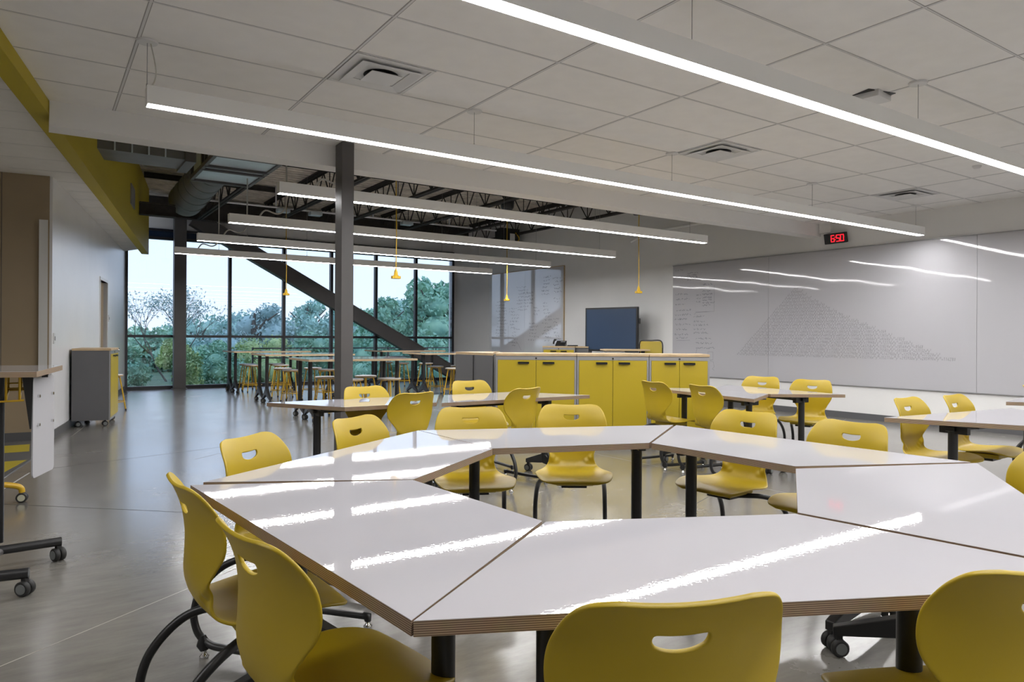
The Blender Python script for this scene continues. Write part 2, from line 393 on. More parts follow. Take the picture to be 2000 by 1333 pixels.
# ================================================================== OPEN STRUCTURE
def ibeam(mb, a, b, h, w, mi=0):
    a = Vector(a); b = Vector(b); d = (b-a); Ln = d.length; u = d.normalized()
    side = Vector((0, 0, 1)).cross(u)
    side = side.normalized() if side.length > .01 else Vector((1, 0, 0))
    up = u.cross(side).normalized(); R = Matrix((u, side, up)).transposed(); c = (a+b)/2
    mb.box(c+up*(h/2-.012), (Ln, w, .024), mi, R=R); mb.box(c-up*(h/2-.012), (Ln, w, .024), mi, R=R); mb.box(c, (Ln, .02, h-.04), mi, R=R)
t = thing('steel_column', 'dark grey steel column standing in front of the white bulkhead beam', 'column', (2.50, 6.69, 0))
mb = MB(); mb.bbox(-.062, .062, -.09, .09, .02, CZ-.002); mb.build('shaft', M['steel_dark'], t, bevel=.004)
mb = MB(); mb.bbox(-.11, .11, -.12, .12, 0, .02); mb.build('base_plate', M['steel_dark'], t)
t = thing('window_column', 'dark steel column at the window beside the bare tree', 'column', (2.74, 17.98, 0))
mb = MB(); mb.bbox(-.13, .13, -.1, .1, 0.02, DZ-.002); mb.build('shaft', M['steel_dark'], t, bevel=.004)
mb = MB(); mb.bbox(-.16, .16, -.13, .13, 0, .02); mb.build('base_plate', M['steel_dark'], t)
# diagonal brace in the plane of the windows
a = Vector((3.03, 18.0, 4.02)); b_ = Vector((10.06, 18.0, .20))
mb = MB(); d = (b_-a).normalized(); side = Vector((0, 1, 0)); up = side.cross(d)*-1
R = Matrix((d, side, up)).transposed(); c = (a+b_)/2
mb.box(c, ((b_-a).length, .20, .30), 0, R=R); mb.box(c+up*.165, ((b_-a).length, .24, .03), 0, R=R); mb.box(c-up*.165, ((b_-a).length, .24, .03), 0, R=R)
tag(mb.build('diagonal_brace', M['steel_dark']), 'wide dark steel brace slanting down across the windows', 'steel brace')
# girders across
for nm, y, z0, z1, w, lab in (('steel_girder', 14.95, 3.53, 3.77, .16, 'low black girder poking out of the yellow soffit face'),
                              ('steel_girder', 17.55, 3.92, 4.36, .2, 'deep black girder above the windows')):
    mb = MB(); ibeam(mb, (sx(min(y, 17.3))+.0 if y < 17.3 else 1.9, y, (z0+z1)/2), (2.2 if y < 15.5 else 10.26, y, (z0+z1)/2), z1-z0, w)
    tag(mb.build(nm, M['joist']), lab, 'steel beam')
# bar joists along Y
def joist(x, y0, y1, zb, zt, first=[None]):
    t = thing('bar_joist', None, 'roof joist', (x, 0, 0), group='open web roof joists')
    mb = MB()
    for dx in (-.035, .035):
        mb.bbox(dx-.022, dx+.022, y0, y1, zb, zb+.008); mb.bbox(dx-.004, dx+.004, y0, y1, zb, zb+.05)
    mb.build('bottom_chord', M['joist'], t)
    mb = MB()
    for dx in (-.035, .035):
        mb.bbox(dx-.024, dx+.024, y0, y1, zt-.008, zt+.026); mb.bbox(dx-.004, dx+.004, y0, y1, zt-.05, zt)
    mb.build('top_chord', M['joist'], t)
    mb = MB(); y = y0+.1; n = 0
    while y+.72 < y1:
        mb.cyl((0, y, zb+.03), (0, y+.36, zt-.03), .013, 6); mb.cyl((0, y+.36, zt-.03), (0, y+.72, zb+.03), .013, 6)
        mb.cyl((0, y+.72, zb+.03), (0, y+.72, zt-.03), .011, 6); y += .72
    mb.build('web_rods', M['joist'], t)
    return t
labs = ['open web joist right above the hanging lamps, nearest the round duct', 'open web joist above the column top, second from the duct',
        'open web joist over the middle of the far lamps', 'open web joist over the right half of the far lamps', 'open web joist nearest the right wall', 'open web joist second from the right wall']
j0 = joist(3.05, 7.1, 17.4, 3.9, 4.44)
for x, lb in zip((3.05, 4.55, 5.95, 7.55, 10.25, 9.0), labs):
    o_ = j0 if x == 3.05 else dup(j0, (x, 0, 0)); o_['label'] = lb
# cross bridging rows : parallel to X
for k, (y, x0, x1, z) in enumerate(((10.6, .95, 10.5, 4.38), (11.7, 1.15, 2.9, 4.36), (12.9, 1.4, 10.5, 4.38), (13.05, 1.4, 3.0, 4.2), (15.4, 1.7, 10.5, 4.38))):
    mb = MB(); mb.bbox(x0, x1, y-.03, y+.03, z, z+.06)
    mb.bbox(x0, x1, y-.005, y+.005, z-.05, z)
    tag(mb.build('bridging_bar', M['joist']), ['black bridging bar nearest the bulkhead', 'short black bar under the deck left of the round duct', 'black bridging bar over the middle of the open bay',
        'short lower black bar left of the round duct', 'black bridging bar over the round duct'][k], 'steel bar', 'bridging bars under the deck')
# inverted V braces between joists (kicker rods)
# ducts
t = thing('spiral_duct', 'grey round spiral duct running from the bulkhead and turning along the windows', 'duct')
r_ = .33
path = [(2.45, 12.44, 4.08), (2.44, 13, 4.05), (2.43, 14, 4.0), (2.42, 15.2, 3.93)]
rads_ = [.285, .29, .30, .32]+[.33, .34, .345, .35, .355]+[.36]*4 + [(2.42+.8*(1-math.cos(a)), 15.4+.8*math.sin(a), 3.90) for a in [rad(x) for x in (15, 30, 45, 60, 75)]] + [(3.3, 16.2, 3.89), (5, 16.2, 3.89), (7.5, 16.2, 3.89), (10.3, 16.2, 3.89)]
mb = MB(); mb.tube(path, rads_, 32); mb.build('duct_body', M['duct'], t)
for y, zz, rr in ((12.7, 4.07, .288), (13.2, 4.04, .293), (13.7, 4.015, .298), (14.2, 3.988, .305), (14.7, 3.96, .313)):
    mb = MB(); mb.tube([(2.432, y-.012, zz), (2.432, y+.012, zz)], rr+.009, 32); mb.build('duct_seam', M['duct'], t)
t = thing('rectangular_duct', 'sky-tinted rectangular duct with flanges ahead of the round duct', 'duct')
mb = MB(); mb.bbox(2.08, 2.93, 10.45, 12.35, 3.80, 4.2); mb.build('duct_body', M['duct_sky_sheen'], t)
mb = MB()
for y in (10.5, 11.25, 11.5, 12.4): mb.bbox(2.04, 2.97, y-.03, y+.03, 3.765, 4.22)
mb.bbox(2.03, 2.08, 10.5, 12.4, 3.775, 3.84); mb.bbox(2.93, 2.98, 10.5, 12.4, 3.775, 3.84)
mb.build('flange', M['steel_dark'], t)
t = thing('ribbed_duct', 'dark grey ribbed box duct coming out of the yellow soffit face', 'duct')
mb = MB(); mb.bbox(.56, 1.50, 9.5, 10.1, 3.43, 4.2); mb.build('duct_body', M['duct'], t)
mb = MB()
for x in (.74, .92, 1.1, 1.28): mb.bbox(x-.008, x+.008, 9.485, 9.5, 3.43, 4.2)
mb.build('rib', M['duct_sky_sheen'], t)
mb = MB(); mb.bbox(1.50, 1.62, 9.45, 10.15, 3.40, 4.2); mb.build('collar', M['steel_dark'], t)
# conduit
t = thing('conduit', 'long light grey conduit running along the front of the far duct', 'conduit')
mb = MB(); mb.tube([(2.6, 15.3, 4.0), (10.2, 15.3, 4.0)], .022, 10); mb.build('pipe', M['tbar'], t)
for x in (4.2, 6.4, 8.4):
    mb = MB(); mb.bbox(x-.012, x+.012, 15.28, 15.32, 4.02, DZ-.04); mb.build('hanger', M['tbar'], t)
for x in (4.35, 5.05, 7.25):
    mb = MB(); mb.bbox(x-.13, x+.13, 15.2, 15.4, 3.905, 3.98); mb.build('junction_box', M['duct_sky_sheen'], t, bevel=.006)['label'] = 'bright metal junction box'
# wall mounted conduit near the right wall and a control box at the end of the duct
mb = MB(); mb.tube([(10.45, 8.3, 3.45), (10.45, 10.2, 3.45), (10.42, 10.5, 3.42), (10.42, 11.0, 3.3)], .03, 10)
tag(mb.build('wall_pipe', M['paint']), 'short pale pipe on the right wall behind the bulkhead', 'pipe')
t = thing('control_box', 'black control box with yellow wires at the right end of the far duct', 'control box', (10.05, 15.2, 3.7))
mb = MB(); mb.bbox(-.28, .28, -.15, .15, -.1, .35); mb.build('box', M['black'], t)
mb = MB(); mb.bbox(-.02, .12, -.17, -.15, .02, .22); mb.build('cover_plate', M['white'], t)
mb = MB(); mb.tube(crom([(.14, -.17, .25), (.22, -.22, .1), (.15, -.2, -.05), (.3, -.2, -.2)], 6), .012, 8); mb.build('wire', M['cord'], t)
mb = MB(); mb.cyl((0, 0, .35), (0, 0, DZ-3.7-.036), .012, 8); mb.build('hanger_rod', M['joist'], t)
# wall sign on yellow soffit
mb = MB(); a = S0+wd*((13.6-6.62)/wd.y); mb.box((a.x+.012, a.y, 3.62), (.02, .62, .34), 0, rz=WDIR-PI/2)
tag(mb.build('wall_grille', M['silver']), 'small pale grille on the yellow soffit face', 'vent')

# ================================================================== LAMPS
def lamp(x0, x1, y, zb, ztop, cables, label, canopy, feed=True, w=.105, h=.118):
    t = thing('pendant_lamp', label, 'pendant light', ((x0+x1)/2, y, zb), group='linear pendant lamps')
    hl = (x1-x0)/2
    mb = MB(); mb.bbox(-hl, hl, -w/2, -w/2+.006, 0, h); mb.bbox(-hl, hl, w/2-.006, w/2, 0, h)
    mb.bbox(-hl, hl, -w/2+.006, w/2-.006, h-.006, h); mb.bbox(-hl, -hl+.006, -w/2+.006, w/2-.006, 0, h-.006); mb.bbox(hl-.006, hl, -w/2+.006, w/2-.006, 0, h-.006)
    mb.build('housing', M['lampbody'], t)
    mb = MB(); mb.bbox(-hl+.006, hl-.006, -w/2+.006, w/2-.006, .002, .012); mb.build('diffuser', M['diffuser'], t)
    cx = (x0+x1)/2
    for cxp in cables:
        mb = MB(); mb.cyl((cxp-cx, 0, h), (cxp-cx, 0, ztop-zb-.0), .0022, 6); mb.cyl((cxp-cx, 0, h), (cxp-cx, 0, h+.02), .005, 8)
        mb.build('suspension_cable', M['silver'], t)
        if canopy:
            mb = MB(); mb.lathe([(.06, -.012), (.065, 0)], (cxp-cx, 0, ztop-zb-.003), 24); mb.build('canopy', M['white'], t)
    if feed:
        p = cables[0]-cx; H = ztop-zb
        if canopy: pts = [(p+.02, 0, H-.01), (p+.05, .0, H*.6), (p+.045, 0, h+.05), (p+.02, 0, h)]
        else: pts = [(p, .02, H), (p, .02, h+.35), (p-.02, .02, h+.14), (p-.12, .01, h+.06), (p-.28, 0, h+.09), (p-.36, 0, h)]
        mb = MB(); mb.tube(crom(pts, 5), .004 if canopy else .011, 6); mb.build('power_cord', M['cordwhite'], t)
    return t
lamp(.57, 10.40, 5.08, 2.735, CZ, (.575, 3.02, 5.37, 7.79, 10.25), 'long white pendant lamp just ahead of the bulkhead beam', True)
lamp(.57, 10.40, 2.65, 2.735, CZ, (.575, 2.95, 5.37, 7.79, 10.25), 'long white pendant lamp crossing the upper right corner', True)
lamp(.57, 10.40, .20, 2.735, CZ, (.575, 2.95, 5.37, 7.79, 10.25), 'long white pendant lamp right behind the camera', True)
lamp(.57, 10.40, -2.25, 2.735, CZ, (.575, 2.95, 5.37, 7.79, 10.25), 'unseen long white pendant lamp added nearest the back wall', True)  # unseen lamp row added behind the camera to brighten the room
lamp(-4.6, -.8, 2.4, 2.9, CZ, (-4.5, -.9), 'white pendant lamp over the left side of the room', True, feed=False)
for (x0, x1, y), lb in zip(((2.06, 8.60, 7.43), (2.06, 8.78, 9.72), (2.05, 8.90, 11.85), (2.04, 8.78, 13.95)),
        ('pendant lamp passing behind the column, highest of the four far lamps', 'second highest of the four pendant lamps in the open bay',
         'third of the four pendant lamps in the open bay', 'lowest pendant lamp, closest to the windows')):
    lamp(x0, x1, y, 2.735, DZ-.04, (x0+.75, x0+2.4, x0+4.3, x1-.35), lb, False)

# ceiling vents
def diffuser(x, y, label):
    t = thing('ceiling_vent', label, 'ceiling vent', (x, y, CZ), group='square ceiling diffusers')
    o_ = .295
    def ring(mb, a, b, za, zb):
        for i in range(4):
            c0, c1 = i*PI/2+PI/4, (i+1)*PI/2+PI/4
            p = lambda q, ang, z: (q*math.sqrt(2)*math.cos(ang), q*math.sqrt(2)*math.sin(ang), z)
            mb.add([p(a, c0, za), p(a, c1, za), p(b, c1, zb), p(b, c0, zb)], [(0, 1, 2, 3)])
            mb.add([p(a, c0, za+.004), p(a, c1, za+.004), p(b, c1, zb+.004), p(b, c0, zb+.004)], [(3, 2, 1, 0)])
            mb.add([p(b, c0, zb), p(b, c1, zb), p(b, c1, zb+.004), p(b, c0, zb+.004)], [(0, 1, 2, 3)])
            mb.add([p(a, c0, za), p(a, c1, za), p(a, c1, za+.004), p(a, c0, za+.004)], [(3, 2, 1, 0)])
    mb = MB(); ring(mb, o_, .27, -.008, -.008); mb.build('frame', M['white'], t)
    mb = MB(); ring(mb, .23, .155, -.024, -.009); mb.build('middle_cone', M['white'], t)
    mb = MB(); mb.bbox(-.115, .115, -.115, .115, -.030, -.026); mb.build('centre_plate', M['white'], t)
    mb = MB(); mb.bbox(-.27, .27, -.27, .27, -.004, -.001); mb.build('pan', M['white'], t)
    mb = MB(); mb.lathe([(.125, -.0065), (.125, -.0045)], (0, 0, 0), 28); mb.build('duct_opening', M['black'], t)
    return t
v0 = diffuser(2.05, 4.77, 'square ceiling vent with the dark round opening, left of the lamps')
dup(v0, (5.71, 4.77, CZ), label='square ceiling vent over the middle of the room, above the near lamp')
dup(v0, (9.36, 4.77, CZ), label='square ceiling vent closest to the right wall')
mb = MB(); mb.box((5.35, 3.0, CZ-.025), (.22, .22, .05), 0, rz=.1); mb.box((5.35, 3.0, CZ-.004), (.27, .23, .006), 1, rz=-.25)
tag(mb.build('ceiling_box', [M['white'], M['black']], bevel=.004), 'small square white box on the ceiling above the big lamp', 'ceiling device')
mb = MB(); mb.lathe([(.05, -.028), (.062, -.01), (.062, 0)], (6.9, 2.2, CZ), 24); tag(mb.build('smoke_detector', M['white']), 'round smoke detector at the upper right edge of the ceiling', 'smoke detector')
mb = MB(); mb.lathe([(.03, -.03), (.045, -.01), (.045, 0)], (8.45, 3.55, CZ), 24); tag(mb.build('sprinkler', M['white']), 'small white sprinkler cap below the big lamp near the wall', 'sprinkler')

# drop cords
def dropcord(x, y, ztop, zend, label):
    t = thing('drop_cord', label, 'hanging power cord', (x, y, zend), group='yellow drop cords')
    H = ztop-zend
    mb = MB(); mb.tube(crom([(.0, 0, .10), (.006, .003, H*.3), (-.004, 0, H*.65), (0, 0, H)], 5), .0065, 8); mb.build('cord', M['cord'], t)
    mb = MB(); mb.lathe([(.05, 0), (.05, .03), (.028, .045), (.022, .09), (.01, .12)], (0, 0, 0), 16); mb.bbox(-.055, .055, -.03, .03, -.0, .035)
    mb.build('plug_head', M['cord'], t)
    mb = MB(); mb.lathe([(.02, 0), (.09, .0), (.13, .06), (.14, .14), (.14, .2)], (0, 0, H-.06), 20); mb.build('reel', M['black'], t)
    mb = MB(); mb.cyl((0, 0, H+.14), (0, 0, DZ-zend-.04), .008, 8); mb.build('rod', M['joist'], t)
    return t
dropcord(3.81, 8.35, 3.9, 2.0, 'yellow drop cord hanging just right of the column')
dropcord(3.76, 13.0, 3.9, 2.0, 'yellow drop cord hanging left of the column before the brace')
dropcord(7.93, 12.0, 3.9, 2.0, 'yellow drop cord hanging before the far whiteboard')
dropcord(8.26, 8.54, 3.36, 2.0, 'yellow drop cord with visible black reel, above the television')

# ================================================================== RIGHT WALL THINGS
def wallpt(y, z, off): return Vector((RX(y)-off, y, z))
WR = math.atan(.022)
# --- stroke font (unit box)
G = {'x': [[(0, 0), (.6, .6)], [(0, .6), (.6, 0)]], 'y': [[(0, .6), (.3, .15)], [(.6, .6), (.1, -.35)]], '+': [[(.0, .3), (.6, .3)], [(.3, .6), (.3, 0)]],
     '0': [[(.3, 0), (.05, .5), (.3, 1), (.55, .5), (.3, 0)]], '1': [[(.1, .8), (.3, 1), (.3, 0)]], '2': [[(.05, .8), (.3, 1), (.5, .75), (.05, 0), (.6, 0)]],
     '3': [[(.05, .95), (.5, .9), (.2, .55), (.55, .3), (.3, 0), (.05, .1)]], '4': [[(.4, 0), (.4, 1), (.05, .35), (.6, .35)]], '5': [[(.5, 1), (.1, 1), (.1, .55), (.5, .5), (.5, .1), (.1, 0)]],
     '6': [[(.5, 1), (.1, .5), (.1, .1), (.5, .05), (.5, .4), (.1, .45)]], '7': [[(.05, 1), (.6, 1), (.2, 0)]], '8': [[(.3, .5), (.08, .8), (.3, 1), (.52, .8), (.3, .5), (.05, .2), (.3, 0), (.55, .2), (.3, .5)]],
     '9': [[(.5, .6), (.2, .5), (.1, .9), (.5, 1), (.5, .6), (.4, 0)]]}
def stroke(mb, pts, w, yz, off, mi=0):
    """pts in board coords (a along the wall to the right = -Y, z); yz=(y0,z0)"""
    for (a0, b0), (a1, b1) in zip(pts, pts[1:]):
        dx, dz = a1-a0, b1-b0; l = math.hypot(dx, dz)
        if l < 1e-5: continue
        nx, nz = -dz/l*w/2, dx/l*w/2
        q = [(a0+nx, b0+nz), (a1+nx, b1+nz), (a1-nx, b1-nz), (a0-nx, b0-nz)]
        mb.add([wallpt(yz[0]-a, yz[1]+z, off) for a, z in q], [(0, 1, 2, 3)], mi)
def glyphs(mb, text, y, z, h, w, off, mi=0, sup=False, room=None):
    a = 0
    for ch in text:
        if ch == '^': sup = True; continue
        k = h*.55 if sup else h; dz = h*.55 if sup else 0; sup = False
        if ch in G:
            for st in G[ch]: stroke(mb, [(a+p[0]*k*.75+p[1]*k*.12+random.uniform(-.04, .04)*k, dz+p[1]*k+random.uniform(-.05, .05)*k) for p in st], w, (y, z), off, mi)
        a += k*.62
    return a
def scribble(mb, y, z, wlen, h, w, off, mi=0):
    a = 0; pts = []
    while a < wlen:
        if random.random() < .14 and len(pts) > 3: stroke(mb, pts, w, (y, z), off, mi); pts = []; a += h*.6
        pts.append((a, random.choice((0, .05, .5, .55, 1.0, .6, .5))*h)); a += h*random.uniform(.18, .34)
    stroke(mb, pts, w, (y, z), off, mi)
# big whiteboard
t = thing('whiteboard', 'long glossy whiteboard on the right wall with the pyramid of equations', 'whiteboard')
zb, zt_ = .53, 2.705; e_ = [10.0, 7.79, 4.50, 1.2]
for k in range(3):
    y1, y0 = e_[k], e_[k+1]
    g = MB(); g.prism([(RX(y1)-.022, y1-.002), (RX(y0)-.022, y0+.002), (RX(y0)-.002, y0+.002), (RX(y1)-.002, y1-.002)], zb, zt_)
    g.build('board_panel', M['board'], t)
g = MB()
for z0, z1 in ((zb-.012, zb), (zt_, zt_+.01)):
    g.prism([(RX(10)-.03, 10.0), (RX(1.2)-.03, 1.2), (RX(1.2)-.002, 1.2), (RX(10)-.002, 10.0)], z0, z1)
g.build('edge_trim', M['silver'], t)
mb = MB()
# binomial rows
from math import comb
rows = 21
for n in range(1, rows+1):
    f_ = (n-1)/(rows-1); z = 2.10-f_*1.14
    txt = ''
    for k in range(n+1):
        cf = comb(n, k); px, py = n-k, k
        tm = (str(cf) if cf > 1 else '') + ('x' + (('^'+'^'.join(str(px))) if px > 1 else '') if px else '') + ('y' + (('^'+'^'.join(str(py))) if py > 1 else '') if py else '')
        txt += ('+' if k else '') + tm
    y_l = 7.30+f_*1.14+random.uniform(-.01, .01)
    y_r = 7.16-(f_**1.25)*2.32
    h = .044
    wtest = sum((.55 if txt[i-1] == '^' else 1) * .62 for i in range(len(txt)) if txt[i] != '^')*h
    room = y_l-y_r
    if wtest > room: txt = txt[:int(len(txt)*room/wtest)]
    glyphs(mb, txt, y_l, z, h, .0035, .0235)
mb.build('equation_writing', M['ink_light'], t)['label'] = 'faint grey pyramid of handwritten equations'
mb = MB()
yy = 9.93
for z, wl in ((2.60, .2), (2.47, .18)): scribble(mb, yy, z, wl, .035, .004, .0235)
for z in (2.52, 2.48, 2.44, 2.40): scribble(mb, 9.63, z, random.uniform(.22, .34), .03, .004, .0235)
for z in (2.12, 2.02, 1.92, 1.80, 1.71, 1.62, 1.52, 1.42, 1.32, 1.25): scribble(mb, yy+random.uniform(-.04, .02), z, random.uniform(.22, .42), .034, .004, .0235)
for z in (2.28, 2.15, 2.09, 2.03, 1.98, 1.93, 1.88): scribble(mb, 9.25, z, random.uniform(.2, .3), .032, .0045, .0235)
for z in (2.09, 2.02, 1.95): scribble(mb, 9.40, z, .12, .03, .004, .0235)
for z in (1.67, 1.57, 1.50, 1.42, 1.35): scribble(mb, 9.46, z, random.uniform(.25, .4), .034, .004, .0235)
for z in (1.24, 1.15, 1.06): scribble(mb, 9.40, z, random.uniform(.35, .45), .034, .004, .0235)
for k in range(5): stroke(mb, [(0, 0), (.005, .07)], .004, (9.48-.045*k, .76), .0235)
stroke(mb, [(0, 0), (.45, 0), (.45, .5)], .003, (9.42, 1.77), .0235); stroke(mb, [(0, 0), (.12, .0), (.12, .15), (0, .15), (0, 0)], .003, (9.11, .85), .0235)
stroke(mb, [(0, 0), (.05, .04), (.4, .05)], .003, (9.45, 1.72), .0235); stroke(mb, [(0, 0), (.35, .01)], .003, (9.9, 1.21), .0235); stroke(mb, [(0, 0), (.02, .1)], .004, (9.4, .95), .0235)
stroke(mb, [(0, 0), (.1, -.03), (.12, -.12), (.08, -.16), (.12, -.19)], .003, (9.08, .84), .0235)
mb.build('list_writing', M['ink'], t)['label'] = 'dark handwritten lists at the left end of the board'
# far whiteboard (portrait panels)
t = thing('whiteboard', 'far whiteboard near the corner, written all over, left of the television', 'whiteboard')
for y1, y0 in ((16.6, 15.05), (15.05, 13.46)):
    g = MB(); g.prism([(RX(y1)-.022, y1-.002), (RX(y0)-.022, y0+.002), (RX(y0)-.002, y0+.002), (RX(y1)-.002, y1-.002)], .80, 2.99); g.build('board_panel', M['board_far_lit'], t)
g = MB(); g.prism([(RX(13.46)-.03, 13.44), (RX(13.46)-.002, 13.44), (RX(13.46)-.002, 13.46), (RX(13.46)-.03, 13.46)], .80, 3.0)
g.prism([(RX(16.6)-.03, 16.6), (RX(13.45)-.03, 13.45), (RX(13.45)-.002, 13.45), (RX(16.6)-.002, 16.6)], 2.99, 3.005)
g.build('edge_trim', M['wood'], t)
mb = MB()
for y_, z_, n_, wl in ((16.35, 2.2, 12, .5), (15.7, 2.0, 7, .35), (15.35, 2.55, 8, .7), (14.9, 2.4, 3, .3), (14.6, 2.0, 3, .25), (14.9, 1.6, 6, .45), (14.3, 2.75, 6, .35), (14.25, 2.1, 12, .3), (13.85, 2.7, 5, .3), (13.85, 1.7, 7, .25), (15.6, 1.45, 6, .3), (13.8, 2.2, 2, .3)):
    for k in range(n_): scribble(mb, y_+random.uniform(-.08, .08), z_-.085*k, wl*random.uniform(.6, 1.1), .045, .005, .0235)
stroke(mb, [(0, 0), (.45, -.02), (.6, -.2)], .005, (15.8, 1.12), .0235); stroke(mb, [(0, 0), (0, .45)], .005, (15.8, 1.12), .0235)
mb.build('marker_writing', M['ink'], t)
# clock
t = thing('digital_clock', 'black wall clock showing 6:50 in red digits', 'clock', (RX(6.5)-.06, 6.53, 2.885))
Rk = Matrix.Rotation(-.22, 3, 'Y')
mb = MB(); mb.box((0, 0, 0), (.06, .37, .165), 0, R=Rk); mb.build('case', M['black'], t, bevel=.006)
mb = MB(); mb.box((.04, 0, .02), (.035, .1, .08), 0); mb.build('wall_bracket', M['black'], t)
mb = MB()
SEG = {'6': 'afedcg', '5': 'afgcd', '0': 'abcdef'}
def seg(ch, a0):
    W_, H_ = .052, .10
    S = {'a': ((.0, H_), (W_, H_)), 'b': ((W_, H_), (W_, H_/2)), 'c': ((W_, H_/2), (W_, 0)), 'd': ((0, 0), (W_, 0)), 'e': ((0, 0), (0, H_/2)), 'f': ((0, H_/2), (0, H_)), 'g': ((0, H_/2), (W_, H_/2))}
    for q in SEG[ch]:
        (x0, z0), (x1, z1) = S[q]; k = .08
        x0, x1 = x0+(x1-x0)*k, x1-(x1-x0)*k; z0, z1 = z0+(z1-z0)*k, z1-(z1-z0)*k
        cx, cz = (x0+x1)/2, (z0+z1)/2
        d = (.004, abs(x1-x0)+.012, abs(z1-z0)+.012)
        p = Rk @ Vector((-.032, -(a0+cx+ (cz-.05)*.1), cz-.05)); mb.box(p, d, 0, R=Rk)
seg('6', -.06); seg('5', .03); seg('0', .10)
for z in (-.02, .02): mb.box(Rk @ Vector((-.032, -.008, z)), (.004, .012, .012), 0, R=Rk)
mb.build('digits', M['redled'], t)
# television on the far side
tx = Vector((9.85, 11.81, 0)); ty = Vector((10.16, 10.53, 0)); mid = (tx+ty)/2; ang = math.atan2((ty-tx).y, (ty-tx).x)
t = thing('television', 'large flat screen with black frame beyond the counter cabinets', 'television', (mid.x, mid.y, 0), ang)
mb = MB(); mb.bbox(-.66, .66, 0, .06, .97, 1.90); mb.build('bezel', M['black'], t, bevel=.006)
mb = MB(); mb.bbox(-.625, .625, -.004, .0, 1.01, 1.865); mb.build('screen', M['screen'], t)
mb = MB(); mb.bbox(-.03, .03, -.006, 0, .983, .99); mb.build('badge', M['silver'], t)
mb = MB(); mb.bbox(.66, .70, .02, .05, 1.55, 1.66); mb.build('side_port', M['black'], t)
mb = MB(); mb.bbox(-.06, .06, .06, .12, .1, 1.6); mb.bbox(-.45, .45, -.2, .35, .03, .1); mb.build('stand', M['black'], t)
mb = MB()
for sx_ in (-.4, .4):
    for sy_ in (-.15, .3): mb.lathe([(.03, -.02), (.03, .02)], (sx_, sy_, .03), 14, axis='X')
mb.build('caster', M['rubber'], t)

# ================================================================== CASTER PART
def caster(mb_w, mb_h, x, y, z=0, rz=0.0, r=.032):
    """twin wheel into mb_w, hub discs into mb_h"""
    cs, sn = math.cos(rz), math.sin(rz)
    def tr(p): return (x+p[0]*cs-p[1]*sn, y+p[0]*sn+p[1]*cs, z+p[2])
    for side in (-1, 1):
        tmp = MB(); tmp.lathe([(r*.86, -.013), (r, -.009), (r, .009), (r*.86, .013)], (side*.016, 0, r), 18, axis='X')
        mb_w.v += []; off = len(mb_w.v); mb_w.v += [tr(v) for v in tmp.v]
        for f_, mi_, sm_ in zip(tmp.f, tmp.m, tmp.sm): mb_w.f.append([off+i for i in f_]); mb_w.m.append(0); mb_w.sm.append(sm_)
    tmp = MB(); tmp.lathe([(r*.66, -.0315), (r*.66, -.0288), (.005, -.0288), (.005, .0288), (r*.66, .0288), (r*.66, .0315)], (0, 0, r), 16, axis='X', smooth=False)
    off = len(mb_h.v); mb_h.v += [tr(v) for v in tmp.v]
    for f_, mi_, sm_ in zip(tmp.f, tmp.m, tmp.sm): mb_h.f.append([off+i for i in f_]); mb_h.m.append(0); mb_h.sm.append(sm_)
    mb_w.add([tr(v) for v in ((-.012, -.012, r), (.012, -.012, r), (.012, .012, r), (-.012, .012, r), (-.012, -.012, r*2+.02), (.012, -.012, r*2+.02), (.012, .012, r*2+.02), (-.012, .012, r*2+.02))],
             [(0, 1, 2, 3), (7, 6, 5, 4), (0, 4, 5, 1), (1, 5, 6, 2), (2, 6, 7, 3), (3, 7, 4, 0)])
def add_caster(parent, x, y, rz=0.0, r=.032, hub='wheel_hub'):
    w, h = MB(), MB(); caster(w, h, x, y, 0, rz, r)
    o_ = w.build('caster', M['rubber'], parent); h.build('wheel_hub', M[hub], o_); return o_

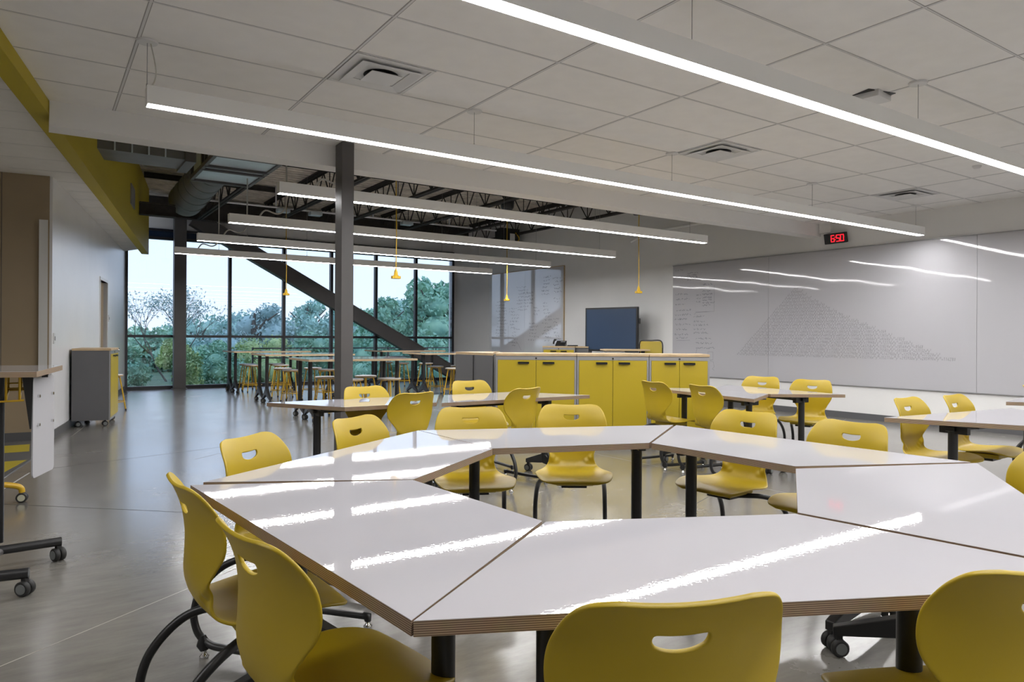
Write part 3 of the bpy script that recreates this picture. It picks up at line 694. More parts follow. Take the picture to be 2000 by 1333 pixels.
# ================================================================== TRAPEZOID TABLES
TZ = .737
def trap_table(center, ang, label, group, corners=None):
    """origin under the hexagon-side wedge centre; long side = outer at -y, short side at +y"""
    t = thing('trapezoid_table', label, 'table', (center[0], center[1], 0), ang, group)
    hL, hS, d = .757, .379, .330
    pts = [(-hL, -d), (hL, -d), (hS, d), (-hS, d)]
    if corners:      # surveyed corners of this top, in the table's own frame
        cs, sn = math.cos(ang), math.sin(ang)
        pts = [((x-center[0])*cs+(y-center[1])*sn, -(x-center[0])*sn+(y-center[1])*cs) for x, y in corners]
    mb = MB(); mb.prism(pts, TZ-.030, TZ-.0012, 1, 1, 1); mb.prism(pts, TZ-.0012, TZ, 0, 0, 0); mb.build('tabletop', [M['laminate'], M['ply']], t)
    for sx_ in (-1, 1):
        x = sx_*.45
        mb = MB(); mb.tube([(x, -.06, .12), (x, -.06, TZ-.05)], .029, 20); mb.build('leg', M['black'], t)
        mb = MB(); mb.bbox(x-.035, x+.035, -.20, .12, TZ-.042, TZ-.031); mb.prism([(x-.02, -.14), (x+.02, -.14), (x+.02, .04), (x-.02, .04)], TZ-.09, TZ-.042)
        mb.bbox(x-.04 if sx_ < 0 else x, x if sx_ < 0 else x+.04, -.09, -.03, TZ-.075, TZ-.045)
        mb.build('tilt_bracket', M['black'], t, bevel=.004)
        # sloping foot blades
        mb = MB()
        for sy in (-1, 1):
            y0, y1 = -.06, -.06+sy*.27
            vs = [(x-.028, y0, .20), (x+.028, y0, .20), (x+.028, y0, .115), (x-.028, y0, .115), (x-.020, y1, .115), (x+.020, y1, .115), (x+.020, y1, .078), (x-.020, y1, .078)]
            mb.add(vs, [(0, 1, 2, 3), (7, 6, 5, 4), (0, 4, 5, 1), (1, 5, 6, 2), (2, 6, 7, 3), (3, 7, 4, 0)])
        mb.build('foot', M['black'], t, bevel=.004)
        for sy in (-1, 1): add_caster(t, x, -.06+sy*.25, .4*sx_*sy, .034)
    mb = MB(); mb.bbox(-.42, .42, -.075, -.045, TZ-.075, TZ-.045); mb.build('crossbar', M['black'], t)
    return t
hexc = Vector((1.832, 2.035, 0))
HEX = [  # (centre x, y, outward angle deg, label)
 (184.3, 'white trapezoid table at the left of the ring of six'),
 (244.5, 'white trapezoid table nearest the camera, widest in view'),
 (304.3, 'white trapezoid table at the right edge of the ring'),
 (4.3, 'white trapezoid table on the far right side of the ring'),
 (64.3, 'white trapezoid table at the back of the ring, in front of two chairs'),
 (124.3, 'white trapezoid table at the back left of the ring')]
GR = 'trapezoid tables in the hexagonal ring'
APO = .99   # centre distance of each wedge
spots = {184.3: (.836, 1.950, 184.6), 244.5: (1.396, 1.138, 244.5), 304.3: (2.376, 1.195, 303.4), 4.3: (2.836, 2.108, 3.9), 64.3: (2.325, 3.000, 63.8), 124.3: (1.262, 2.835, 123.7)}
CORN = {184.3: [(.441, 2.647), (.569, 1.171), (1.185, 1.605), (1.129, 2.320)], 244.5: [(.571, 1.166), (1.985, .485), (1.865, 1.266), (1.189, 1.593)],
        304.3: [(2.006, .492), (3.286, 1.374), (2.516, 1.706), (1.887, 1.272)], 4.3: [(3.289, 1.400), (3.168, 2.950), (2.519, 2.508), (2.562, 1.741)],
        64.3: [(3.158, 2.965), (1.757, 3.529), (1.764, 2.779), (2.515, 2.519)], 124.3: [(1.750, 3.528), (.488, 2.676), (1.137, 2.328), (1.756, 2.770)]}
for k_, lb in HEX:
    x, y, oa = spots[k_]
    trap_table((x, y), rad(oa)+PI/2, lb, GR, CORN[k_])
# other groups
G2 = 'trapezoid tables in the pair behind the ring'
trap_table((2.240, 5.294), rad(90.5)+PI/2, 'trapezoid table left of the counter, its tip pointing at the column', G2)
trap_table((3.392, 5.237), rad(-90)+PI/2, 'trapezoid table left of the counter, right one of the joined pair', G2)
G3 = 'trapezoid tables near the right end of the counter'
trap_table((5.52, 4.58), rad(172)+PI/2, 'trapezoid table with two chairs tucked along its left side', G3, [(5.33, 5.36), (5.113, 3.872), (5.705, 4.165), (5.785, 4.91)])
trap_table((6.06, 4.52), rad(-5)+PI/2, 'trapezoid table near the whiteboard, its tip pointing right', G3, [(6.432, 5.233), (6.301, 3.756), (5.722, 4.150), (5.80, 4.90)])
trap_table((5.39, 2.102), rad(83.8)+PI/2, 'trapezoid table at the right edge, in front of two side-on chairs', 'trapezoid tables by the right edge')
trap_table((7.58, 2.42), rad(100)+PI/2, 'trapezoid table barely showing at the far right edge', 'trapezoid tables by the right edge')

# ================================================================== SHELL CHAIR
prof = [(.226, .424), (.208, .440), (.13, .448), (.03, .440), (-.07, .433), (-.135, .440), (-.178, .468), (-.200, .525), (-.205, .590), (-.203, .650), (-.208, .710), (-.220, .765), (-.232, .800), (-.243, .822), (-.250, .832)]
wid  = [.125, .188, .220, .228, .212, .180, .150, .138, .170, .210, .217, .204, .186, .160, .112]
ctrl = [(y, z, w) for (y, z), w in zip(prof, wid)]
fine = crom(ctrl, 3)          # rows
NR = len(fine)
NCOL = 32
def row_at(fr):
    fr = max(0, min(NR-1, fr)); i = min(int(fr), NR-2); t_ = fr-i
    return tuple(a*(1-t_)+b*t_ for a, b in zip(fine[i], fine[i+1]))
def fr_for_z(z):              # only for the back part
    lo, hi = 21.0, NR-1.0
    for _ in range(40):
        m_ = (lo+hi)/2
        if row_at(m_)[1] < z: lo = m_
        else: hi = m_
    return lo
def shell_pt(xn, fr):
    y, z, w = row_at(fr); a = row_at(fr-.6); b = row_at(fr+.6)
    t_ = Vector((0, b[0]-a[0], b[1]-a[1])); t_.normalize()
    n = Vector((0, t_.z, -t_.y))           # toward the sitter
    if n.y < 0 and fr > 20: n = -n
    if fr <= 20 and n.z < 0: n = -n
    x = xn*w; ax = abs(x)
    if fr > 18:                             # back
        k = min(1, (fr-18)/6); top = max(0, min(1, (z-.74)/.09))
        curv = (.044*(1-.55*top))*k*(ax/.2)**2
        dz = .004*top*(ax/.15)**2-.003*top
    else:
        k = 0; curv = .012*(ax/.2)**2*min(1, max(0, (fr-4)/4)) - .010*(ax/.2)**2*max(0, 1-fr/5); dz = 0
    # outer band below the shield outline
    band = 0
    if .462 < z < .65 and fr > 17:
        v = .208*math.sqrt(max(0, (z-.462)/.185)); q = max(0, min(1, (ax-v)/.016)); band = .021*q*q*(3-2*q)*min(1, (z-.462)/.045)*min(1, (.65-z)/.03)
    p = Vector((x, y, z+dz)) + n*(curv+band)
    return p
HZ = .758
def hole_pt(a):
    c_, s2 = math.cos(a), math.sin(a); hw = .050
    x = hw*(abs(c_)**.75)*(1 if c_ >= 0 else -1)
    q = 1-(x/hw)**2
    z = HZ+(.013-.005*q+.003*q**.5 if s2 >= 0 else -.023*q**.5+.003)
    if abs(c_) > .97: z = HZ+.004+s2*.02
    return x, z
def make_shell(name):
    cols = [-1+2*i/NCOL for i in range(NCOL+1)]
    i0, i1 = 9, 23; j0 = int(round(fr_for_z(.722))); j1 = int(round(fr_for_z(.800)))
    V = []; F = []; idx = {}
    for j in range(NR):
        for i in range(NCOL+1):
            if i0 < i < i1 and j0 < j < j1: continue
            idx[(i, j)] = len(V); V.append(shell_pt(cols[i], j))
    for j in range(NR-1):
        for i in range(NCOL):
            if i0 <= i < i1 and j0 <= j < j1: continue
            F.append((idx[i, j], idx[i+1, j], idx[i+1, j+1], idx[i, j+1]))
    border = [(i, j0) for i in range(i0, i1)] + [(i1, j) for j in range(j0, j1)] + [(i, j1) for i in range(i1, i0, -1)] + [(i0, j) for j in range(j1, j0, -1)]
    hx = []
    for (i, j) in border:
        y, z, w = row_at(j); hx.append((cols[i]*w, z))
    loops = [[idx[b] for b in border]]
    for tt in (.55, .86, 1.0):
        lp = []
        for (bx, bz) in hx:
            a = math.atan2((bz-HZ)/.040, bx/.085); px, pz = hole_pt(a)
            qx, qz = bx+(px-bx)*tt, bz+(pz-bz)*tt
            fr = fr_for_z(qz); w = row_at(fr)[2]; lp.append(len(V)); V.append(shell_pt(qx/w, fr))
        loops.append(lp)
    n = len(border)
    for A, B in zip(loops, loops[1:]):
        for k in range(n): F.append((A[k], A[(k+1) % n], B[(k+1) % n], B[k]))
    me = bpy.data.meshes.new(name); me.from_pydata([tuple(v) for v in V], [], F); me.update()
    bm = bmesh.new(); bm.from_mesh(me); bmesh.ops.recalc_face_normals(bm, faces=bm.faces); bm.to_mesh(me); bm.free()
    tmp = bpy.data.objects.new(name, me); COL.objects.link(tmp)
    sd = tmp.modifiers.new('s', 'SOLIDIFY'); sd.thickness = .010; sd.offset = 0
    ss = tmp.modifiers.new('u', 'SUBSURF'); ss.levels = 2; ss.render_levels = 2
    dg = bpy.context.evaluated_depsgraph_get(); dg.update()
    out = bpy.data.meshes.new_from_object(tmp.evaluated_get(dg)); bpy.data.objects.remove(tmp)
    out.name = name; out.materials.clear(); out.materials.append(M['yellow'])
    for p in out.polygons: p.use_smooth = True
    return out
shell_mesh = make_shell('seat_shell')
def make_chair(x, y, facing, label, group):
    t = thing('shell_chair', label, 'chair', (x, y, 0), rad(facing)-PI/2, group)
    o_ = bpy.data.objects.new('seat_shell', shell_mesh); COL.objects.link(o_); o_.parent = t
    mb = MB(); mb.bbox(-.11, .11, -.10, .12, .395, .428); mb.build('seat_rib', M['yellow'], t, bevel=.006)
    mb = MB(); mb.bbox(-.075, .075, -.06, .07, .372, .396); mb.build('mounting_block', M['black'], t, bevel=.004)
    for sd_ in (-1, 1):
        X = sd_
        pts = crom([(X*.03, .02, .386), (X*.10, -.04, .388), (X*.162, -.11, .384), (X*.196, -.175, .360), (X*.210, -.235, .31), (X*.218, -.28, .245), (X*.222, -.300, .17), (X*.222, -.292, .115), (X*.222, -.268, .078), (X*.222, -.225, .052), (X*.222, -.15, .046), (X*.222, .05, .045), (X*.222, .225, .045)], 5)
        mb = MB(); mb.tube(pts, .0142, 12)
        mb.tube([(X*.222, -.26, .085), (X*.222, -.255, .05), (X*.222, -.25, .028)], [.012, .026, .016], 12); mb.tube([(X*.222, .20, .05), (X*.222, .222, .046), (X*.222, .222, .026)], [.014, .020, .014], 12)
        fr_ = mb.build('side_frame', M['black'], t)
        mb = MB()
        for yy_ in (-.25, .222): mb.lathe([(.017, 0), (.019, .006), (.010, .014), (.007, .03)], (X*.222, yy_, 0), 14)
        mb.build('glide', M['chrome'], fr_)
    return t
CH = [
 (.576, 2.253, 2, 'yellow chair with back to us at the left corner of the ring, farther of two', 'a'),
 (.600, 1.625, 8, 'yellow chair nearest the bottom left corner, big back facing us', 'a'),
 (.876, 2.900, -50, 'yellow chair at the left tip of the ring, seat half under the table', 'a'),
 (1.484, 3.316, -60, 'yellow chair behind the ring in front of the black table leg', 'a'),
 (2.060, 3.440, -114, 'yellow chair facing us behind the ring, left of the centre one', 'a'),
 (2.656, 3.287, -125, 'yellow chair facing us at the centre behind the ring, seat fully visible', 'a'),
 (3.200, 2.610, -175, 'yellow chair right of centre behind the ring, facing left', 'a'),
 (3.230, 2.020, -180, 'yellow chair at the far right side of the ring, only its back top showing', 'a'),
 (.968, 1.008, 66.5, 'large yellow chair back at the bottom centre of the photo', 'a'),
 (1.665, .735, 64, 'yellow chair back cut off by the bottom right corner', 'a'),
 (3.02, 1.22, 135, 'sliver of a yellow chair back at the right edge above the ring', 'a'),
 (2.310, 5.415, -84, 'yellow chair facing us next to the column foot', 'b'),
 (2.336, 5.068, 102, 'yellow chair with its back to us in front of the left table pair', 'b'),
 (3.463, 5.682, -92, 'yellow chair facing us before the grey cabinet side', 'b'),
 (3.354, 5.055, 104, 'yellow chair with its back to us in front of the yellow doors', 'b'),
 (5.22, 4.94, -6, 'yellow chair facing right in front of the counter, left of two', 'c'),
 (5.215, 4.315, -9, 'yellow chair facing right in front of the counter, right of two', 'c'),
 (6.50, 4.92, -165, 'yellow chair behind the right table pair, the left of two by the whiteboard', 'c'),
 (6.46, 4.28, -165, 'yellow chair behind the right table pair, the right of two by the whiteboard', 'c'),
 (5.238, 2.430, -90, 'side-on yellow chair at the right, the left of the two', 'd'),
 (5.841, 2.379, -88, 'side-on yellow chair at the right, its seat tip fully visible', 'd'),
 (7.86, 2.62, -75, 'sliver of a yellow chair at the right edge behind the farthest table', 'd'),
]
GN = {'a': 'yellow chairs around the ring of tables', 'b': 'yellow chairs at the left table pair', 'c': 'yellow chairs at the right table pair', 'd': 'yellow chairs by the right edge'}
chair0 = None
for x, y, fa, lb, g_ in CH:
    if chair0 is None: chair0 = make_chair(x, y, fa, lb, GN[g_])
    else: dup(chair0, (x, y, 0), rad(fa)-PI/2, lb, GN[g_])

# ================================================================== CABINETS
def cabinet(center, ang, w, d, label, group=None, H=1.07, doors=True, wheels=True):
    """front faces -y"""
    t = thing('storage_cabinet', label, 'cabinet', (center[0], center[1], 0), ang, group)
    z0 = .085
    mb = MB(); mb.bbox(-w/2, w/2, -d/2+.02, d/2, z0, H-.032); mb.build('body', M['cabgrey'], t, bevel=.003)
    mb = MB(); mb.bbox(-w/2, w/2, -d/2-.005, d/2, H-.030, H); mb.build('worktop', M['wood'], t, bevel=.002)
    if doors:
        mb = MB(); f = .022
        mb.bbox(-w/2, -w/2+f, -d/2, -d/2+.018, z0, H-.034); mb.bbox(w/2-f, w/2, -d/2, -d/2+.018, z0, H-.034)
        mb.bbox(-w/2+f, w/2-f, -d/2, -d/2+.018, H-.075, H-.034); mb.bbox(-w/2+f, w/2-f, -d/2, -d/2+.018, z0, z0+.03)
        mb.build('frame', M['silver'], t)
        for sd_ in (-1, 1):
            x0, x1 = (-w/2+f+.002, -.002) if sd_ < 0 else (.002, w/2-f-.002)
            mb = MB(); mb.bbox(x0, x1, -d/2-.004, -d/2+.016, z0+.032, H-.078); dr = mb.build('door', M['yellow_door'], t, bevel=.002)
            hx = sd_*(w*.145+.01); mb = MB(); mb.bbox(hx-.065, hx+.065, -d/2-.028, -d/2-.004, H-.112, H-.098); mb.bbox(hx-.065, hx+.065, -d/2-.028, -d/2-.024, H-.122, H-.098)
            mb.build('handle', M['black'], dr)
        mb = MB(); mb.lathe([(.011, -.006), (.011, .0)], (0, -d/2, H-.056), 14, axis='Y'); mb.build('lock', M['black'], t)
    if wheels:
        for sx_ in (-1, 1):
            for sy in (-1, 1): add_caster(t, sx_*(w/2-.06), sy*(d/2-.07), .3, .036)
    return t
P0 = Vector((4.44, 6.95, 0)); P3 = Vector((6.47, 5.51, 0)); u_ = (P3-P0).normalized(); Ln = (P3-P0).length; nrm = Vector((-u_.y, u_.x, 0)); ca = math.atan2(u_.y, u_.x)
def ray_t(px):  # share of the run seen between the seams
    return px
seams = [0, .947, 1.787, Ln]
for k, lb in enumerate(('cabinet with two yellow doors, left of the three in the counter', 'cabinet with two yellow doors, middle of the three in the counter', 'cabinet with two yellow doors, right end of the counter')):
    a, b_ = seams[k], seams[k+1]; w = b_-a-.006; c = P0+u_*(a+b_)/2+nrm*.26
    cabinet(c, ca, w, .52, lb, 'yellow door cabinets in the counter')
# grey wedge unit closing the left end
t = thing('corner_cabinet', 'grey sided wedge cabinet closing the left end of the counter', 'cabinet')
pp = [(4.425, 6.985), (4.385, 7.80), (5.05, 7.80), (4.425+.36, 6.985+.53)]
mb = MB(); mb.prism(pp, .085, 1.038); mb.build('body', M['cabgrey'], t)
mb = MB(); mb.prism(pp, 1.04, 1.07); mb.build('worktop', M['wood'], t)
mb = MB(); mb.box((4.399, 7.39, .56), (.006, .008, .95), 0, rz=.05); mb.build('panel_seam', M['black'], t)
for x, y in ((4.50, 7.1), (4.46, 7.7), (4.9, 7.7)): add_caster(t, x, y, .3, .036)
# left wall cabinet
cl = Vector((.837, 11.14, 0)); c = cl + wd*.457 - wn*.235
cabinet(c, WDIR, .914, .46, 'grey cabinet on casters against the left wall, doors seen edge-on', None)
# far cabinets beneath phone
pa = Vector((9.17, 12.43, 0)); pb = Vector((9.62, 11.9, 0)); uu = (pb-pa).normalized(); nn = Vector((-uu.y, uu.x, 0))
cabinet((pa+pb)/2+nn*.24, math.atan2(uu.y, uu.x), .72, .46, 'small yellow door cabinet under the telephone', 'far cabinets')
c2 = pb+uu*.16+nn*.27
cabinet(c2, math.atan2(uu.y, uu.x), .28, .46, 'plain grey cabinet between telephone and television', 'far cabinets', doors=False)
# phone
pc = (pa+pb)/2+nn*.2
t = thing('desk_phone', 'black desk telephone on the far cabinet', 'telephone', (pc.x, pc.y, 1.07), math.atan2(uu.y, uu.x))
mb = MB(); mb.add([(-.1, -.1, .0), (.12, -.1, .0), (.12, .1, .0), (-.1, .1, .0), (-.1, -.1, .02), (.12, -.1, .02), (.12, .1, .12), (-.1, .1, .12)], [(0, 1, 2, 3), (7, 6, 5, 4), (0, 4, 5, 1), (1, 5, 6, 2), (2, 6, 7, 3), (3, 7, 4, 0)]); mb.build('phone_body', M['black'], t, bevel=.004)
mb = MB(); mb.tube(crom([(-.135, -.09, .06), (-.14, -.03, .10), (-.14, .06, .14), (-.135, .11, .13)], 4), [.02]*13, 10); mb.build('handset', M['black'], t)
mb = MB(); mb.add([(0, .01, .085), (.1, .01, .085), (.1, .07, .113), (0, .07, .113)], [(0, 1, 2, 3)]); mb.build('display', M['silver'], t)
mb = MB(); p = pc+uu*.27; mb.box((p.x, p.y, 1.0715+.012), (.2, .15, .024), 0, rz=.3); tag(mb.build('remote_pad', M['black'], bevel=.004), 'flat black pad lying beside the telephone', 'device')
# tall teacher desk + drafting chair
t = thing('standing_desk', 'narrow wooden standing desk right of the television', 'desk', (8.55, 9.15, 0), rad(-34))
mb = MB(); mb.bbox(-.42, .38, -.25, .25, 1.035, 1.06); mb.build('desktop', M['wood'], t, bevel=.003)
mb = MB(); mb.bbox(-.36, -.04, -.2, .1, .9, 1.03); mb.build('drawer_box', M['white'], t, bevel=.02)
for sx_ in (-.30, .3):
    mb = MB(); mb.bbox(sx_-.03, sx_+.03, -.03, .03, .05, 1.035); mb.bbox(sx_-.035, sx_+.035, -.27, .27, 0, .05); mb.build('leg', M['black'], t)
t = thing('drafting_chair', 'yellow mesh-back high chair behind the standing desk', 'chair', (9.05, 9.02, 0), rad(110))
mb = MB(); pts = [(-.2, 0, .78), (.2, 0, .78), (.215, .02, 1.0), (.2, .03, 1.2), (-.2, .03, 1.2), (-.215, .02, 1.0)]
mb.add(pts, [(0, 1, 2, 5), (5, 2, 3, 4)]); mb.add([(p[0], p[1]+.006, p[2]) for p in pts], [(3, 2, 1, 0)][:0] or [(5, 2, 1, 0), (4, 3, 2, 5)]); mb.build('mesh_back', M['mesh_yellow'], t)
mb = MB(); mb.tube(crom([(-.2, .0, .76), (-.218, .02, 1.0), (-.2, .032, 1.2), (0, .035, 1.215), (.2, .032, 1.2), (.218, .02, 1.0), (.2, 0, .76)], 5), .011, 8); mb.build('back_frame', M['black'], t)
mb = MB(); mb.bbox(-.22, .22, -.44, -.02, .66, .71); mb.build('seat', M['mesh_yellow'], t, bevel=.015)
mb = MB(); mb.cyl((0, -.22, .1), (0, -.22, .66), .025, 14); mb.tube([(0, -.04, .68), (0, .04, .72), (0, .03, .9)], .018, 8); mb.build('gas_column', M['black'], t)
mb = MB()
for k in range(5):
    a = k*2*PI/5; mb.tube([(0, -.22, .12), (.28*math.cos(a), -.22+.28*math.sin(a), .075)], [.022, .014], 8)
mb.build('star_base', M['black'], t)
for k in range(5):
    a = k*2*PI/5; add_caster(t, .27*math.cos(a), -.22+.27*math.sin(a), a, .028)

# ================================================================== TALL TABLES + STOOLS
def tall_table(x, y, rz, label, w=1.68, d=1.2, z=.92):
    """origin = front-left corner"""
    t = thing('tall_table', label, 'high table', (x, y, 0), rz, 'high tables by the windows')
    mb = MB(); mb.bbox(0, w, 0, d, z-.032, z-.0012, 1); mb.bbox(0, w, 0, d, z-.0012, z, 0); mb.build('tabletop', [M['laminate'], M['wood']], t)
    for lx in (.10, w-.22):
        for ly in (.30, .88):
            mb = MB(); mb.tube([(lx, ly, .2), (lx, ly, z-.033)], .032, 14); mb.build('leg', M['black'], t)
            mb = MB()
            for sy in (-1, 1):
                vs = [(lx-.03, ly, .30), (lx+.03, ly, .30), (lx+.03, ly, .17), (lx-.03, ly, .17), (lx-.018, ly+sy*.27, .11), (lx+.018, ly+sy*.27, .11), (lx+.018, ly+sy*.27, .075), (lx-.018, ly+sy*.27, .075)]
                mb.add(vs, [(0, 1, 2, 3), (7, 6, 5, 4), (0, 4, 5, 1), (1, 5, 6, 2), (2, 6, 7, 3), (3, 7, 4, 0)])
            mb.build('foot', M['black'], t)
            for sy in (-1, 1): add_caster(t, lx, ly+sy*.255, .5*sy, .036)
    return t
tt = tall_table(3.22, 10.0, rad(-3), 'high table nearest the column, closest of the three on the left')
dup(tt, (3.41, 13.05, 0), rad(-1.5), 'high table in the middle of the left row by the windows')
dup(tt, (3.50, 15.95, 0), rad(-1), 'high table farthest left, right against the windows')
dup(tt, (6.82, 15.7, 0), rad(-2), 'high table by the windows under the brace')
dup(tt, (6.58, 12.95, 0), rad(-2), 'high table running behind the grey end of the counter')
def make_stool(x, y, label):
    t = thing('stool', label, 'stool', (x, y, 0), 0, 'yellow legged stools')
    mb = MB(); mb.lathe([(.165, .575), (.178, .582), (.178, .6)], (0, 0, 0), 28); st = mb.build('seat', M['wood'], t)
    mb = MB(); mb.lathe([(.178, .6003), (.176, .607), (.16, .609)], (0, 0, 0), 28); mb.build('seat_top', M['white'], st)
    for k in range(4):
        a = PI/4+k*PI/2; c_, s2 = math.cos(a), math.sin(a)
        mb = MB(); mb.tube(crom([(.05*c_, .05*s2, .572), (.11*c_, .11*s2, .566), (.135*c_, .135*s2, .53), (.22*c_, .22*s2, .02)], 4), .0115, 8); lg = mb.build('leg', M['yellow_metal'], t)
        mb = MB(); mb.lathe([(.014, 0), (.016, .03)], (.222*c_, .222*s2, 0), 10); mb.build('foot_cap', M['rubber'], lg)
    mb = MB(); n = 32
    mb.tube([(.205*math.cos(2*PI*k/n), .205*math.sin(2*PI*k/n), .16) for k in range(n+1)], .007, 6, cap=False); mb.build('foot_ring', M['yellow_metal'], t)
    return t
ST = [
 (4.04, 17.00, 'stool at the leftmost high table, farthest back on the left'), (4.00, 16.40, 'stool at the leftmost high table, front of the left two'),
 (4.67, 16.90, 'stool at the leftmost high table, farthest back on the right'), (4.56, 16.15, 'stool at the leftmost high table, front of the right two'),
 (4.13, 14.50, 'stool under the middle left high table, back left'), (4.08, 13.70, 'stool under the middle left high table, front left with foot ring in clear view'),
 (4.72, 14.40, 'stool under the middle left high table, back right'), (4.75, 13.60, 'stool under the middle left high table, front right near the column'),
 (3.86, 11.10, 'large looking stool immediately left of the column'), (4.00, 10.35, 'stool mostly hidden behind the column'),
 (4.53, 11.10, 'stool immediately right of the column, the farther one'), (4.59, 10.27, 'stool right of the column with its full round seat showing'),
 (7.42, 16.85, 'stool under the brace, leftmost'), (7.57, 16.20, 'stool under the brace, second from left'),
 (8.03, 15.80, 'stool under the brace, third from left'), (7.36, 14.00, 'stool before the brace foot, left of the grey counter end'),
 (7.28, 13.03, 'stool nearest the grey counter end'), (7.97, 14.05, 'stool half hidden behind the grey counter end'),
 (1.00, 13.30, 'stool tucked behind the left wall cabinet'),
]
s0 = None
for x, y, lb in ST:
    if s0 is None: s0 = make_stool(x, y, lb)
    else: dup(s0, (x, y, 0), random.uniform(0, 1), lb)

# ================================================================== LEFT EDGE : tall rolling table
HT = 1.07
t = thing('rolling_table', 'tall rolling table cut off by the left edge, white panel hung on its side', 'high table')
pts = [(.126, 5.106), (-.004, 4.271), (-.42, 4.86-.12), (-.95, 5.35), (-.55, 5.75)]
pts = [(.126, 5.106), (-.004, 4.271), (-.90, 4.55), (-.80, 5.35)]
mb = MB(); mb.prism(pts, HT-.030, HT-.0012, 1, 1, 1); mb.prism(pts, HT-.0012, HT, 0, 0, 0); mb.build('tabletop', [M['laminate'], M['ply']], t)
mb = MB(); mb.bbox(-.235, -.150, 4.72, 4.80, .12, HT-.031); mb.build('column_leg', M['black'], t, bevel=.006)
mb = MB(); mb.tube([(-.5, 4.60, .105), (.115, 4.655, .105)], .024, 12); mb.build('foot_bar', M['black'], t)
mb = MB(); mb.tube([(-.55, 4.20, .105), (-.03, 4.12, .105)], .026, 12); mb.build('foot_bar', M['black'], t)
mb = MB(); mb.tube([(-.32, 4.16, .10), (-.16, 4.62, .10)], .018, 12); mb.build('base_strut', M['steel_dark'], t)
add_caster(t, .10, 4.655, .5, .036); add_caster(t, -.045, 4.12, .9, .036)
# triangular steel bracket and table latch
mb = MB(); y_ = 4.83
mb.add([(-.075, y_, HT-.035), (-.02, y_, HT-.035), (-.028, y_, .72), (-.036, y_, .72), (-.075, y_+.02, HT-.035), (-.02, y_+.02, HT-.035), (-.028, y_+.02, .72), (-.036, y_+.02, .72)],
       [(0, 1, 2, 3), (7, 6, 5, 4), (0, 4, 5, 1), (1, 5, 6, 2), (2, 6, 7, 3), (3, 7, 4, 0)]); mb.bbox(-.12, .02, 4.80, 4.86, HT-.045, HT-.031)
mb.build('bracket', M['black'], t)
mb = MB(); mb.bbox(.02, .05, 4.86, 5.05, HT-.06, HT-.032); mb.build('latch', M['black'], t)
# hanging panel
pv = [(-.028, 4.84), (.078, 5.155)]
d = Vector((pv[1][0]-pv[0][0], pv[1][1]-pv[0][1], 0)); Lp = d.length; d.normalize(); n = Vector((d.y, -d.x, 0)); o0 = Vector((*pv[0], 0))
out = []; r = .03; z0p, z1p = .435, 1.012
for cx_, cz_, a0 in ((Lp-r, z1p-r, 0), (r, z1p-r, 90), (r, z0p+r, 180), (Lp-r, z0p+r, 270)):
    for k in range(6):
        a = rad(a0+k*18); out.append((cx_+r*math.cos(a), cz_+r*math.sin(a)))
mb = MB(); V = [o0+d*a+Vector((0, 0, z)) for a, z in out]; V2 = [v+n*.008 for v in V]; k_ = len(V)
mb.add(V+V2, [tuple(range(k_)), tuple(reversed(range(k_, 2*k_)))]+[(i, (i+1) % k_, k_+(i+1) % k_, k_+i) for i in range(k_)])
pn = mb.build('side_panel', M['panel'], t); pn['label'] = 'white rounded side panel'
for a_, z_ in ((.07, .90), (.07, .735), (.285, .90), (.285, .735)):
    p = o0+d*a_+n*.008; mb = MB(); mb.cyl((p.x, p.y, z_), (p.x+n.x*.012, p.y+n.y*.012, z_), .009, 14); mb.build('fastener', M['chrome'], pn)
# yellow wire basket under the top
t = thing('wire_basket', 'yellow wire book basket slung under the rolling table', 'basket')
mb = MB()
for x_ in (-.21, -.14, -.08):
    mb.tube([(x_, 4.62, HT-.032), (x_, 4.62, .90), (x_, 5.05, .93), (x_, 5.05, HT-.032)], .0055, 8)
mb.tube([(-.36, 4.62, .93), (-.28, 4.62, .93), (-.24, 4.62, .895), (-.06, 4.62, .90)], .0055, 8); mb.tube([(-.36, 5.05, .93), (-.05, 5.05, .93)], .0055, 8)
for z_ in (.94, .97): mb.tube([(-.3, 5.05, z_), (-.03, 5.05, z_)], .004, 6)
mb.build('wire', M['yellow_metal'], t)
# swivel stool base with caster
t = thing('swivel_chair', 'yellow tubular swivel chair base with cream caster at the left edge', 'chair', (-.42, 6.35, 0))
for k in range(4):
    a = rad(12+90*k); c2_, s2_ = math.cos(a), math.sin(a)
    mb = MB(); mb.tube(crom([(0, 0, .17), (.12*c2_, .12*s2_, .165), (.27*c2_, .27*s2_, .135), (.325*c2_, .325*s2_, .11), (.335*c2_, .335*s2_, .075)], 5), .021, 12); mb.build('leg', M['yellow_metal'], t)
    add_caster(t, .335*c2_, .335*s2_, a+1.2, .037, 'wheel_hub_light')
mb = MB(); mb.cyl((0, 0, .13), (0, 0, .46), .025, 14); mb.build('column', M['yellow_metal'], t)
mb = MB(); mb.lathe([(.17, 0), (.2, .012), (.2, .03), (.16, .04)], (0, 0, .46), 28); mb.build('seat', M['yellow'], t)
